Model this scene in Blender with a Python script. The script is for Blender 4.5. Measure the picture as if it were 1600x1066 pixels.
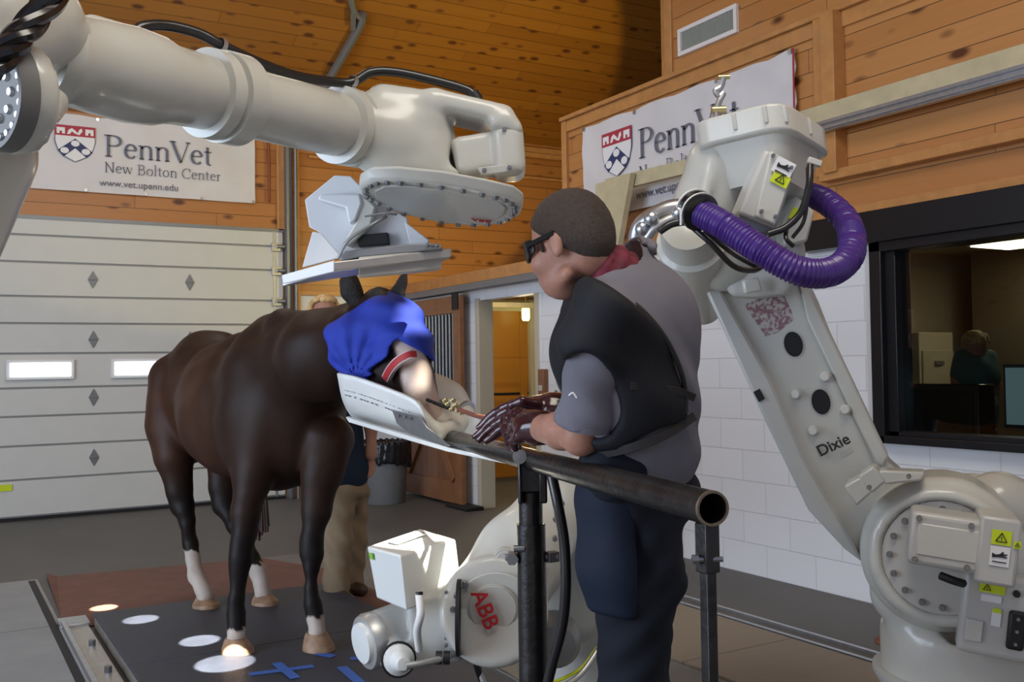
import bpy, bmesh, math, random
import numpy as np
from mathutils import Vector, Matrix
for _o in list(bpy.data.objects): bpy.data.objects.remove(_o)
SC = bpy.context.scene
COL = SC.collection
PI = math.pi
# ---------------------------------------------------------------- camera (35 mm lens, eye height 1.40 m)
HC = 1.40
FPX = 1547.5
_y, _p, _r = 0.530963, 0.0243263, -0.0161021
CF = np.array([math.sin(_y)*math.cos(_p), math.cos(_y)*math.cos(_p), math.sin(_p)])
_R = np.array([math.cos(_y), -math.sin(_y), 0.0]); _U = np.cross(_R, CF)
CR = math.cos(_r)*_R + math.sin(_r)*_U
CU = -math.sin(_r)*_R + math.cos(_r)*_U
cd = bpy.data.cameras.new('camera'); cam = bpy.data.objects.new('camera', cd); COL.objects.link(cam)
cd.sensor_width = 36.0; cd.lens = FPX/1600*36.0; cd.clip_start = 0.05; cd.clip_end = 100
cam.matrix_world = Matrix(((CR[0], CU[0], -CF[0], 0), (CR[1], CU[1], -CF[1], 0), (CR[2], CU[2], -CF[2], HC), (0, 0, 0, 1)))
SC.camera = cam
# ---------------------------------------------------------------- world, sun, lamps, exposure
SC.view_settings.view_transform = 'Standard'; SC.view_settings.look = 'None'
SC.view_settings.gamma = 1.0; SC.view_settings.use_curve_mapping = False
SC.view_settings.exposure = 0.0
w = bpy.data.worlds.new('world'); SC.world = w; w.use_nodes = True
w.node_tree.nodes['Background'].inputs[0].default_value = (0.62, 0.74, 1.0, 1)
w.node_tree.nodes['Background'].inputs[1].default_value = 0.42
SUN = np.array([0.33, -0.42, 0.84]); SUN = SUN/np.linalg.norm(SUN)      # direction towards the sun
def aim(o, d): o.rotation_euler = Vector(tuple(d)).to_track_quat('-Z', 'Y').to_euler()
sl = bpy.data.lights.new('sun', 'SUN'); sl.energy = 14; sl.angle = 0.009; sl.color = (1.0, 0.93, 0.80)
so = bpy.data.objects.new('sun', sl); COL.objects.link(so); so.location = (8, -2, 10); aim(so, -SUN)
def area(name, loc, d, sx, sy, power, color):
    l = bpy.data.lights.new(name, 'AREA'); l.shape = 'RECTANGLE'; l.size = sx; l.size_y = sy; l.energy = power; l.color = color
    o = bpy.data.objects.new(name, l); COL.objects.link(o); o.location = loc; aim(o, d); return o
area('barn_lamp', (1.2, 1.0, 4.6), (0.1, 0.35, -1), 2.4, 1.2, 85, (1.0, 0.93, 0.82))
area('barn_lamp', (1.8, 6.9, 4.7), (0.0, 0.45, -1), 2.0, 1.2, 50, (1.0, 0.92, 0.80))
area('open_barn_door_daylight', (-4.5, 3.5, 2.2), (1, 0.15, -0.05), 5.0, 3.6, 400, (0.70, 0.82, 1.0))
def spot(name, loc, tgt, power, ang, blend, color, rad=0.05):
    l = bpy.data.lights.new(name, 'SPOT'); l.energy = power; l.spot_size = ang; l.spot_blend = blend; l.color = color; l.shadow_soft_size = rad
    o = bpy.data.objects.new(name, l); COL.objects.link(o); o.location = loc; aim(o, np.array(tgt)-np.array(loc)); return o
_lp = np.array([5.2, 7.5, 2.75])                        # lamp up in the loft, behind the half wall
def _ceil(x, y):
    r = CF + CR*((x-800)/FPX) + CU*((533-y)/FPX); n = np.array([0, .5, 1.0]); c = np.array([0, 0, HC])
    return c + r*(((np.array([0, 10.52, 4.17])-c)@n)/(r@n))
_d0 = _ceil(600, 120)-_lp; _d1 = _ceil(978, 90)-_lp
spot('loft_uplight', _lp, _lp+_d0, 125, 2*math.acos(_d0@_d1/np.linalg.norm(_d0)/np.linalg.norm(_d1)), .10, (1.0, .80, .24), .04)
for _t, _a in (((1.14, 4.54, .08), .050), ((1.13, 4.98, .08), .036), ((.96, 5.58, .08), .034), ((.88, 6.30, .0), .028)):
    spot('sun_patch_spot', (_t[0]-1.35, _t[1]-1.5, 4.9), _t, 16000, _a, .08, (1, .94, .82), .01)  # added spot lamps standing in for sun patches on the platform and mat
spot('sun_patch_spot', (1.48+.75, 3.22-2.9, .75+3.6), (1.45, 3.22, .74), 9000, .080, .1, (1, .96, .86), .02)  # added spot lamp in place of sunlight on the source box
# ---------------------------------------------------------------- geometry helpers
CO = np.array([0, 0, HC])
def ray(x, y): return CF + CR*((x-800)/FPX) + CU*((533-y)/FPX)
def A(x, y, d): return CO + ray(x, y)*d                 # a point in the room seen in direction (x, y) at distance d
def on(x, y, ax, v):
    r = ray(x, y); return CO + r*((v-CO[ax])/r[ax])      # ... where that direction meets a wall or floor
def onplane(x, y, p0, n):
    r = ray(x, y); n = np.array(n, float); return CO + r*(((np.array(p0)-CO)@n)/(r@n))
def V3(*a): return np.array(a, float)
def nrm(v): v = np.array(v, float); return v/max(1e-9, np.linalg.norm(v))
def frame(ax, up=(0, 0, 1)):
    z = nrm(ax); u = np.array(up, float)
    if abs(z@nrm(u)) > 0.98: u = np.array([1.0, 0, 0]) if abs(z[0]) < .9 else np.array([0, 1.0, 0])
    x = nrm(np.cross(u, z)); y = np.cross(z, x); return x, y, z
ORG = {}
class MB:
    def __init__(s): s.v = []; s.f = []
    def add(s, vs, fs):
        b = len(s.v); s.v += [np.array(q, float) for q in vs]; s.f += [tuple(i+b for i in q) for q in fs]; return s
    def box(s, c, h, R=None):
        c = np.array(c, float); R = np.eye(3) if R is None else np.array(R)
        vs = [c + R[0]*h[0]*a + R[1]*h[1]*b + R[2]*h[2]*d for a in (-1, 1) for b in (-1, 1) for d in (-1, 1)]
        return s.add(vs, [(0, 1, 3, 2), (4, 6, 7, 5), (0, 4, 5, 1), (2, 3, 7, 6), (0, 2, 6, 4), (1, 5, 7, 3)])
    def bx(s, x0, x1, y0, y1, z0, z1): return s.box(((x0+x1)/2, (y0+y1)/2, (z0+z1)/2), (abs(x1-x0)/2, abs(y1-y0)/2, abs(z1-z0)/2))
    def bar(s, a, b, w, h, up=(0, 0, 1)):
        a = np.array(a, float); b = np.array(b, float); x, y, z = frame(b-a, up)
        return s.box((a+b)/2, (w/2, h/2, np.linalg.norm(b-a)/2), (x, y, z))
    def lathe(s, o, ax, prof, n=32, up=(0, 0, 1), cap=True):       # prof: (distance along axis, radius)
        o = np.array(o, float); x, y, z = frame(ax, up); rings = []
        for t, r in prof: rings.append([o + z*t + (x*math.cos(2*PI*i/n) + y*math.sin(2*PI*i/n))*r for i in range(n)])
        return s.loft(rings, cap)
    def cyl(s, a, b, r, r2=None, n=24):
        a = np.array(a, float); b = np.array(b, float); L = np.linalg.norm(b-a)
        return s.lathe(a, b-a, [(0, r), (L, r if r2 is None else r2)], n)
    def loft(s, rings, cap=True, close=True):
        n = len(rings[0]); b = len(s.v)
        for r in rings: s.v += [np.array(q, float) for q in r]
        for k in range(len(rings)-1):
            for i in range(n if close else n-1):
                j = (i+1) % n; s.f.append((b+k*n+i, b+k*n+j, b+(k+1)*n+j, b+(k+1)*n+i))
        if cap and close:
            s.f.append(tuple(b+i for i in range(n))[::-1]); s.f.append(tuple(b+(len(rings)-1)*n+i for i in range(n)))
        return s
    def tube(s, pts, r, n=12, sub=6):
        P = spline(pts, sub) if sub > 1 else [np.array(p, float) for p in pts]
        rr = r if callable(r) else (lambda t: r); rings = []; x = None
        for k, p in enumerate(P):
            t = nrm(P[min(k+1, len(P)-1)] - P[max(k-1, 0)])
            if x is None: x = frame(t)[0]
            x = nrm(x - t*(x@t)); y = np.cross(t, x); q = rr(k/(len(P)-1))
            rings.append([p + (x*math.cos(2*PI*i/n) + y*math.sin(2*PI*i/n))*q for i in range(n)])
        return s.loft(rings)
    def prism(s, pts, vec):
        pts = [np.array(p, float) for p in pts]; vec = np.array(vec, float); n = len(pts); b = len(s.v)
        s.v += pts + [p+vec for p in pts]
        s.f.append(tuple(range(b, b+n))); s.f.append(tuple(range(b+2*n-1, b+n-1, -1)))
        for i in range(n):
            j = (i+1) % n; s.f.append((b+i, b+n+i, b+n+j, b+j))
        return s
    def slab(s, px, thick, d=None, vec=None):            # px: (x, y, distance) outline, extruded away by thick
        P = [A(*(q if len(q) == 3 else (q[0], q[1], d))) for q in px]
        return s.prism(P, (CF if vec is None else nrm(vec))*thick)
    def ball(s, c, r, n=14, m=8, sc=(1, 1, 1), R=None):
        R = np.eye(3) if R is None else np.array(R); c = np.array(c, float)
        sc = np.array(sc)*r; rings = []
        for k in range(1, m):
            a = PI*k/m; rings.append([c + (R[0]*sc[0]*math.sin(a)*math.cos(2*PI*i/n) + R[1]*sc[1]*math.sin(a)*math.sin(2*PI*i/n) - R[2]*sc[2]*math.cos(a)) for i in range(n)])
        return s.loft(rings)
    def build(s, name, mat, parent=None, bevel=0, ang=38, seg=2, smooth=True, col=None, fixn=True, sub=0):
        if parent is not None: org = ORG[parent]
        else:
            V = np.array(s.v); org = np.array([(V[:, 0].min()+V[:, 0].max())/2, (V[:, 1].min()+V[:, 1].max())/2, V[:, 2].min()])
        me = bpy.data.meshes.new(name); me.from_pydata([tuple(q-org) for q in s.v], [], s.f)
        if fixn:
            bm = bmesh.new(); bm.from_mesh(me); bmesh.ops.recalc_face_normals(bm, faces=bm.faces); bm.to_mesh(me); bm.free()
        o = bpy.data.objects.new(name, me); COL.objects.link(o); ORG[o] = org
        if parent is not None: o.parent = parent
        else: o.location = tuple(org)
        me.materials.append(mat)
        if col is not None:
            at_ = me.color_attributes.new('Col', 'FLOAT_COLOR', 'POINT')
            at_.data.foreach_set('color', np.hstack([col, np.ones((len(col), 1))]).astype(np.float32).ravel())
        if smooth:
            me.polygons.foreach_set('use_smooth', [True]*len(me.polygons))
            me.set_sharp_from_angle(angle=math.radians(ang))
        if bevel:
            m = o.modifiers.new('bevel', 'BEVEL'); m.width = bevel; m.segments = seg; m.limit_method = 'ANGLE'; m.angle_limit = math.radians(ang)
        if sub:
            m = o.modifiers.new('sub', 'SUBSURF'); m.levels = sub; m.render_levels = sub
        return o
def spline(pts, sub=6):
    P = [np.array(p, float) for p in pts]; P = [2*P[0]-P[1]] + P + [2*P[-1]-P[-2]]; out = []
    for i in range(1, len(P)-2):
        for k in range(sub):
            t = k/sub; a, b, c, d = P[i-1:i+3]
            out.append(0.5*((2*b) + (-a+c)*t + (2*a-5*b+4*c-d)*t*t + (-a+3*b-3*c+d)*t**3))
    out.append(P[-2]); return out
def thing(name, loc, label, cat, group=None):
    o = bpy.data.objects.new(name, None); COL.objects.link(o); o.location = tuple(loc); o.empty_display_size = .1
    ORG[o] = np.array(loc, float); return tag(o, label, cat, group)
def tag(o, label=None, cat=None, group=None, kind=None):
    if label: o['label'] = label
    if cat: o['category'] = cat
    if group: o['group'] = group
    if kind: o['kind'] = kind
    return o
def struct(o, label=None):
    o['kind'] = 'structure'
    if label: o['label'] = label
    return o
def text_mesh(txt, size, bold=0.0):
    c = bpy.data.curves.new('t', 'FONT'); c.body = txt; c.size = size; c.align_x = 'CENTER'; c.align_y = 'CENTER'; c.extrude = 0.0006; c.offset = bold
    o = bpy.data.objects.new('t', c); COL.objects.link(o); dg = bpy.context.evaluated_depsgraph_get()
    me = o.evaluated_get(dg).to_mesh(); vs = [np.array(v.co) for v in me.vertices]; fs = [tuple(p.vertices) for p in me.polygons]
    o.evaluated_get(dg).to_mesh_clear(); bpy.data.objects.remove(o); bpy.data.curves.remove(c); return vs, fs
def lettering(name, txt, c, x, y, size, mat, parent, bold=0.0, lift=0.002):
    x = nrm(x); y = nrm(np.array(y) - x*(np.array(y)@x)); z = np.cross(x, y); vs, fs = text_mesh(txt, size, bold)
    m = MB(); m.add([np.array(c) + x*v[0] + y*v[1] + z*(v[2]+lift) for v in vs], fs)
    return m.build(name, mat, parent, smooth=False, fixn=False)
# ---------------------------------------------------------------- implicit surfaces for castings and bodies
class SDF:
    """smoothly blended round cones, ellipsoids and boxes, polygonised with surface nets"""
    def __init__(s, h, k=0.03): s.h = h; s.k = k; s.P = []
    def cone(s, a, b, ra, rb, k=None, flat=None, op='+'):
        a = np.array(a, float); b = np.array(b, float)
        def fn(p):
            if flat is not None:
                n, q = nrm(flat[0]), flat[1]; c = (a+b)/2
                w_ = (p-c)@n; p = p + np.multiply.outer(w_*(q-1), n)
                a2 = a + n*((a-c)@n)*(q-1); b2 = b + n*((b-c)@n)*(q-1)
            else: a2, b2 = a, b
            d = b2-a2; L = d@d + 1e-12; t = np.clip(((p-a2)@d)/L, 0, 1)
            return np.linalg.norm(p - a2 - np.multiply.outer(t, d), axis=-1) - (ra + (rb-ra)*t)
        R = max(ra, rb); s.P.append((fn, np.minimum(a, b)-R, np.maximum(a, b)+R, s.k if k is None else k, op)); return s
    def chain(s, pts, k=None, flat=None, op='+'):
        for (a, ra), (b, rb) in zip(pts[:-1], pts[1:]): s.cone(a, b, ra, rb, k, flat, op)
        return s
    def ell(s, c, r, R=None, k=None, op='+'):
        c = np.array(c, float); r = np.array(r, float); R = np.eye(3) if R is None else np.array(R)
        def fn(p):
            q = ((p-c)@R.T); l0 = np.linalg.norm(q/r, axis=-1); l1 = np.linalg.norm(q/(r*r), axis=-1)
            return np.where(l1 < 1e-9, -r.min(), l0*(l0-1)/np.maximum(l1, 1e-9))
        m = r.max(); s.P.append((fn, c-m, c+m, s.k if k is None else k, op)); return s
    def box(s, c, hf, R=None, rd=0.01, k=None, op='+'):
        c = np.array(c, float); hf = np.array(hf, float)-rd; R = np.eye(3) if R is None else np.array(R)
        def fn(p):
            q = np.abs((p-c)@R.T) - hf
            return np.linalg.norm(np.maximum(q, 0), axis=-1) + np.minimum(q.max(axis=-1), 0) - rd
        m = np.linalg.norm(hf+rd); s.P.append((fn, c-m, c+m, s.k if k is None else k, op)); return s
    def cyl(s, a, b, r, rd=0.01, k=None, op='+', r2=None):
        a = np.array(a, float); b = np.array(b, float); ax = nrm(b-a); L = np.linalg.norm(b-a)/2; c = (a+b)/2; r2 = r if r2 is None else r2
        def fn(p):
            q = p-c; t = q@ax; rr = np.linalg.norm(q - np.multiply.outer(t, ax), axis=-1)
            R_ = r + (r2-r)*np.clip((t+L)/(2*L), 0, 1)
            u = np.stack([rr-(R_-rd), np.abs(t)-(L-rd)], -1)
            return np.linalg.norm(np.maximum(u, 0), axis=-1) + np.minimum(u.max(axis=-1), 0) - rd
        m = math.hypot(L, max(r, r2)); s.P.append((fn, c-m, c+m, s.k if k is None else k, op)); return s
    def plane(s, p0, n, k=None):                       # keeps the side the normal points away from
        p0 = np.array(p0, float); n = nrm(n)
        s.P.append((lambda p: -((p-p0)@n), None, None, 0.002 if k is None else k, '-')); return s
    def mesh(s, disp=None):
        adds = [q for q in s.P if q[4] == '+']; h = s.h
        lo = np.min([q[1] for q in adds], 0) - 3*h - .01; hi = np.max([q[2] for q in adds], 0) + 3*h + .01
        n = np.ceil((hi-lo)/h).astype(int)+1
        ax = [lo[i] + h*np.arange(n[i]) for i in range(3)]
        G = np.full(tuple(n), 10.0, np.float32)
        for fn, l, u, k, op in s.P:
            mg = k*1.2 + 2*h
            if l is None: sl_ = (slice(0, n[0]), slice(0, n[1]), slice(0, n[2]))
            else:
                i0 = np.clip(((l-mg-lo)/h).astype(int), 0, n); i1 = np.clip(((u+mg-lo)/h).astype(int)+2, 0, n)
                if (i1 <= i0).any(): continue
                sl_ = tuple(slice(a, b) for a, b in zip(i0, i1))
            X = np.stack(np.meshgrid(*[ax[i][sl_[i]] for i in range(3)], indexing='ij'), -1)
            d = fn(X); g = G[sl_]; k = max(k, 1e-5)
            if op == '+':
                hh = np.maximum(k-np.abs(d-g), 0)/k; G[sl_] = np.minimum(d, g) - hh*hh*k*.25
            else:
                d = -d; hh = np.maximum(k-np.abs(d-g), 0)/k; G[sl_] = np.maximum(d, g) + hh*hh*k*.25
        if disp is not None:
            X = np.stack(np.meshgrid(*ax, indexing='ij'), -1); near = np.abs(G) < .06
            G[near] += disp(X[near]).astype(np.float32)
        G = np.where(G == 0, 1e-6, G); S = G < 0
        a = np.zeros(tuple(n-1), bool); cnt = np.zeros(tuple(n-1), np.int8)
        for dx in (0, 1):
            for dy in (0, 1):
                for dz in (0, 1): cnt += S[dx:n[0]-1+dx, dy:n[1]-1+dy, dz:n[2]-1+dz]
        act = (cnt > 0) & (cnt < 8); idx = -np.ones(tuple(n-1), int); cells = np.argwhere(act); idx[act] = np.arange(len(cells))
        acc = np.zeros((len(cells), 3)); num = np.zeros(len(cells))
        for axx in range(3):
            o1, o2 = [i for i in range(3) if i != axx]
            for p in (0, 1):
                for q in (0, 1):
                    c0 = cells.copy(); c0[:, o1] += p; c0[:, o2] += q; c1 = c0.copy(); c1[:, axx] += 1
                    g0 = G[tuple(c0.T)]; g1 = G[tuple(c1.T)]; m = (g0 < 0) != (g1 < 0)
                    t = np.where(m, g0/np.where(m, g0-g1, 1), 0); pt = c0.astype(float); pt[:, axx] += t
                    acc[m] += pt[m]; num[m] += 1
        vs = lo + h*acc/num[:, None]; F = []
        for axx in range(3):
            o1, o2 = (axx+1) % 3, (axx+2) % 3
            s0 = [slice(None)]*3; s1 = [slice(None)]*3; s0[axx] = slice(0, -1); s1[axx] = slice(1, None)
            cr = np.argwhere(S[tuple(s0)] != S[tuple(s1)])
            cr = cr[(cr[:, o1] > 0) & (cr[:, o2] > 0) & (cr[:, o1] < n[o1]-1) & (cr[:, o2] < n[o2]-1)]
            e = np.zeros(3, int)
            def cell(a_, b_):
                c = cr.copy(); c[:, o1] -= a_; c[:, o2] -= b_; return idx[tuple(c.T)]
            q = np.stack([cell(1, 1), cell(0, 1), cell(0, 0), cell(1, 0)], 1)
            ins = S[tuple(cr.T)]; q[~ins] = q[~ins][:, ::-1]; F.append(q)
        F = np.concatenate(F); F = F[(F >= 0).all(1)]
        return vs, F
    def build(s, name, mat, parent=None, disp=None, colf=None, keep=None, smooth_it=2):
        vs, F = s.mesh(disp)
        # a little Laplacian smoothing takes the grid out of the surface
        E = np.concatenate([F[:, [0, 1]], F[:, [1, 2]], F[:, [2, 3]], F[:, [3, 0]]]); E = np.concatenate([E, E[:, ::-1]])
        for _ in range(smooth_it):
            a = np.zeros_like(vs); np.add.at(a, E[:, 0], vs[E[:, 1]]); c = np.bincount(E[:, 0], minlength=len(vs))[:, None]; vs = vs*.45 + .55*a/np.maximum(c, 1)
        m = MB(); m.v = list(vs); m.f = [tuple(int(i) for i in q) for q in F]
        o = m.build(name, mat, parent, ang=60, fixn=False, col=None if colf is None else colf(vs))
        return o
# ---------------------------------------------------------------- materials
def lk(nt, a, b): nt.links.new(a, b)
def mat(name, col, rough=.5, metal=0, coat=0, spec=.5, noise=0, nscale=20, bump=0, bscale=60, emit=None, estr=0, attr=False, trans=0, ior=1.45, alpha=1, rvar=0):
    m = bpy.data.materials.new(name); m.use_nodes = True; nt = m.node_tree; b = nt.nodes['Principled BSDF']
    b.inputs['Base Color'].default_value = (*col, 1); b.inputs['Roughness'].default_value = rough; b.inputs['Metallic'].default_value = metal
    b.inputs['Coat Weight'].default_value = coat; b.inputs['Coat Roughness'].default_value = .12; b.inputs['Specular IOR Level'].default_value = spec
    b.inputs['Transmission Weight'].default_value = trans; b.inputs['IOR'].default_value = ior; b.inputs['Alpha'].default_value = alpha
    if emit: b.inputs['Emission Color'].default_value = (*emit, 1); b.inputs['Emission Strength'].default_value = estr
    tc = nt.nodes.new('ShaderNodeTexCoord'); src = None
    if attr:
        a = nt.nodes.new('ShaderNodeAttribute'); a.attribute_name = 'Col'; src = a.outputs['Color']; lk(nt, src, b.inputs['Base Color'])
    if noise:
        n = nt.nodes.new('ShaderNodeTexNoise'); n.inputs['Scale'].default_value = nscale; n.inputs['Detail'].default_value = 6; lk(nt, tc.outputs['Object'], n.inputs['Vector'])
        r = nt.nodes.new('ShaderNodeMapRange'); r.inputs['From Min'].default_value = .3; r.inputs['From Max'].default_value = .7; r.inputs['To Min'].default_value = 1-noise; r.inputs['To Max'].default_value = 1+noise
        lk(nt, n.outputs['Fac'], r.inputs['Value'])
        v = nt.nodes.new('ShaderNodeVectorMath'); v.operation = 'SCALE'
        if src: lk(nt, src, v.inputs[0])
        else: v.inputs[0].default_value = col
        lk(nt, r.outputs[0], v.inputs['Scale']); lk(nt, v.outputs[0], b.inputs['Base Color'])
        if rvar:
            r2 = nt.nodes.new('ShaderNodeMapRange'); r2.inputs['To Min'].default_value = rough-rvar; r2.inputs['To Max'].default_value = rough+rvar
            lk(nt, n.outputs['Fac'], r2.inputs['Value']); lk(nt, r2.outputs[0], b.inputs['Roughness'])
    if bump:
        n = nt.nodes.new('ShaderNodeTexNoise'); n.inputs['Scale'].default_value = bscale; n.inputs['Detail'].default_value = 4; lk(nt, tc.outputs['Object'], n.inputs['Vector'])
        bp = nt.nodes.new('ShaderNodeBump'); bp.inputs['Strength'].default_value = bump; bp.inputs['Distance'].default_value = .01; lk(nt, n.outputs['Fac'], bp.inputs['Height']); lk(nt, bp.outputs[0], b.inputs['Normal'])
    return m
def math_(nt, op, a, b=None, c=None):
    n = nt.nodes.new('ShaderNodeMath'); n.operation = op
    for i, q in enumerate((a, b, c)):
        if q is None: continue
        if isinstance(q, (int, float)): n.inputs[i].default_value = q
        else: lk(nt, q, n.inputs[i])
    return n.outputs[0]
def wood(name, ua, va, pw, c1, c2, knot=(.10, .03, .008), rough=.42, off=0.0, plen=2.6, kamt=1.0, gap=.035, kscale=1.0, coat=.15, kr=1.0):
    """varnished knotty pine boards running along axis ua, stacked along axis va (world position)"""
    m = bpy.data.materials.new(name); m.use_nodes = True; nt = m.node_tree; b = nt.nodes['Principled BSDF']
    g = nt.nodes.new('ShaderNodeNewGeometry'); sp = nt.nodes.new('ShaderNodeSeparateXYZ'); lk(nt, g.outputs['Position'], sp.inputs[0])
    u = sp.outputs[ua]; v = math_(nt, 'DIVIDE', math_(nt, 'ADD', sp.outputs[va], off), pw)
    row = math_(nt, 'FLOOR', v); fr = math_(nt, 'FRACT', v)
    wn = nt.nodes.new('ShaderNodeTexWhiteNoise'); wn.noise_dimensions = '1D'; lk(nt, row, wn.inputs['W'])
    us = math_(nt, 'ADD', math_(nt, 'DIVIDE', u, plen), wn.outputs['Value']); seg = math_(nt, 'FLOOR', us); uf = math_(nt, 'FRACT', us)
    w2 = nt.nodes.new('ShaderNodeTexWhiteNoise'); w2.noise_dimensions = '2D'; cb = nt.nodes.new('ShaderNodeCombineXYZ'); lk(nt, row, cb.inputs[0]); lk(nt, seg, cb.inputs[1]); lk(nt, cb.outputs[0], w2.inputs['Vector'])
    # grain
    cg = nt.nodes.new('ShaderNodeCombineXYZ'); lk(nt, math_(nt, 'MULTIPLY', u, 1.6), cg.inputs[0]); lk(nt, math_(nt, 'MULTIPLY', sp.outputs[va], 34), cg.inputs[1]); lk(nt, math_(nt, 'MULTIPLY', row, 3.7), cg.inputs[2])
    n = nt.nodes.new('ShaderNodeTexNoise'); n.inputs['Scale'].default_value = 1; n.inputs['Detail'].default_value = 5; n.inputs['Distortion'].default_value = .6; lk(nt, cg.outputs[0], n.inputs['Vector'])
    mx = math_(nt, 'ADD', math_(nt, 'MULTIPLY', w2.outputs['Value'], .55), math_(nt, 'MULTIPLY', n.outputs['Fac'], .55))
    cr = nt.nodes.new('ShaderNodeMix'); cr.data_type = 'RGBA'; cr.inputs[6].default_value = (*c1, 1); cr.inputs[7].default_value = (*c2, 1); lk(nt, mx, cr.inputs[0])
    # knots
    ck = nt.nodes.new('ShaderNodeCombineXYZ'); lk(nt, math_(nt, 'MULTIPLY', u, 2.6*kscale), ck.inputs[0]); lk(nt, math_(nt, 'MULTIPLY', sp.outputs[va], 5.5*kscale), ck.inputs[1]); lk(nt, math_(nt, 'MULTIPLY', row, 9.1), ck.inputs[2])
    vo = nt.nodes.new('ShaderNodeTexVoronoi'); vo.inputs['Scale'].default_value = 1.0; vo.inputs['Randomness'].default_value = 1; lk(nt, ck.outputs[0], vo.inputs['Vector'])
    kn = nt.nodes.new('ShaderNodeMapRange'); kn.inputs['From Min'].default_value = .17*kr; kn.inputs['From Max'].default_value = .08*kr; kn.inputs['To Min'].default_value = 0; kn.inputs['To Max'].default_value = kamt; kn.clamp = True; lk(nt, vo.outputs['Distance'], kn.inputs['Value'])
    m2 = nt.nodes.new('ShaderNodeMix'); m2.data_type = 'RGBA'; m2.inputs[7].default_value = (*knot, 1); lk(nt, cr.outputs[2], m2.inputs[6]); lk(nt, kn.outputs[0], m2.inputs[0])
    # board joints
    gp = math_(nt, 'MAXIMUM', math_(nt, 'LESS_THAN', fr, gap), math_(nt, 'LESS_THAN', uf, .0015))
    m3 = nt.nodes.new('ShaderNodeMix'); m3.data_type = 'RGBA'; m3.inputs[7].default_value = (c1[0]*.22, c1[1]*.2, c1[2]*.2, 1); lk(nt, m2.outputs[2], m3.inputs[6]); lk(nt, gp, m3.inputs[0])
    lk(nt, m3.outputs[2], b.inputs['Base Color']); b.inputs['Roughness'].default_value = rough; b.inputs['Coat Weight'].default_value = coat; b.inputs['Coat Roughness'].default_value = .25
    bp = nt.nodes.new('ShaderNodeBump'); bp.inputs['Strength'].default_value = .6; bp.inputs['Distance'].default_value = .006; lk(nt, math_(nt, 'SUBTRACT', 1, gp), bp.inputs['Height']); lk(nt, bp.outputs[0], b.inputs['Normal'])
    return m
def blocks(name):
    m = bpy.data.materials.new(name); m.use_nodes = True; nt = m.node_tree; b = nt.nodes['Principled BSDF']
    g = nt.nodes.new('ShaderNodeNewGeometry'); sp = nt.nodes.new('ShaderNodeSeparateXYZ'); lk(nt, g.outputs['Position'], sp.inputs[0])
    cb = nt.nodes.new('ShaderNodeCombineXYZ'); lk(nt, sp.outputs[1], cb.inputs[0]); lk(nt, sp.outputs[2], cb.inputs[1])
    br = nt.nodes.new('ShaderNodeTexBrick'); br.inputs['Scale'].default_value = 1; br.inputs['Brick Width'].default_value = .41; br.inputs['Row Height'].default_value = .203; br.inputs['Mortar Size'].default_value = .0045; br.inputs['Mortar Smooth'].default_value = .6
    br.inputs['Color1'].default_value = (.84, .86, .90, 1); br.inputs['Color2'].default_value = (.81, .83, .87, 1); br.inputs['Mortar'].default_value = (.70, .71, .74, 1); lk(nt, cb.outputs[0], br.inputs['Vector'])
    lk(nt, br.outputs['Color'], b.inputs['Base Color']); b.inputs['Roughness'].default_value = .5
    n = nt.nodes.new('ShaderNodeTexNoise'); n.inputs['Scale'].default_value = 45; n.inputs['Detail'].default_value = 5; lk(nt, g.outputs['Position'], n.inputs['Vector'])
    h = math_(nt, 'ADD', math_(nt, 'MULTIPLY', br.outputs['Fac'], -1.0), math_(nt, 'MULTIPLY', n.outputs['Fac'], .25))
    bp = nt.nodes.new('ShaderNodeBump'); bp.inputs['Strength'].default_value = .5; bp.inputs['Distance'].default_value = .006; lk(nt, h, bp.inputs['Height']); lk(nt, bp.outputs[0], b.inputs['Normal'])
    return m
def clothmat(name, col, rough=.85, sc=900, noise=.08):
    return mat(name, col, rough, noise=noise, nscale=9, bump=.25, bscale=sc, spec=.25)
M = {}
M['paint'] = mat('robot_paint', (.56, .56, .51), .30, coat=.35, noise=.03, nscale=6)
M['paintw'] = mat('bracket_white', (.70, .72, .74), .42, coat=.1)
M['motor'] = mat('motor_paint', (.50, .50, .47), .38, coat=.2)
M['bolt'] = mat('bolt_steel', (.30, .31, .33), .35, metal=.9)
M['dark'] = mat('dark_recess', (.012, .012, .014), .6)
M['black'] = mat('black_rubber', (.012, .012, .013), .5)
M['recess'] = mat('joint_recess', (.16, .16, .155), .5)
M['blackgloss'] = mat('black_gloss', (.010, .009, .010), .22, coat=.3)
M['lens'] = mat('dark_lens', (.006, .005, .006), .3, spec=.25)
M['temple'] = mat('matte_black', (.008, .008, .008), .7, spec=.2)
M['cable'] = mat('black_cable', (.016, .015, .015), .3, coat=.3)
M['tie'] = mat('cable_tie', (.8, .8, .78), .4)
M['purple'] = mat('purple_hose', (.060, .022, .21), .38, coat=.3)
M['steel'] = mat('galvanised_steel', (.52, .54, .56), .33, metal=.9, noise=.1, nscale=30)
M['alu'] = mat('brushed_metal', (.60, .60, .58), .4, metal=.75, noise=.06)
M['greymetal'] = mat('grey_metal', (.25, .26, .27), .45, metal=.6)
M['pipe'] = mat('black_pipe', (.022, .020, .020), .36, metal=.4, coat=.25, noise=.35, nscale=14, bump=.3, bscale=40, rvar=.15)
M['pipeend'] = mat('bare_pipe_rim', (.16, .12, .09), .5, metal=.6, noise=.3)
M['trough'] = mat('white_plastic', (.76, .77, .74), .32, coat=.1, noise=.03)
M['troughin'] = mat('cream_padding', (.72, .70, .60), .45)
M['red'] = mat('logo_red', (.55, .02, .03), .5)
M['banred'] = mat('banner_red', (.42, .035, .06), .6)
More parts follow.
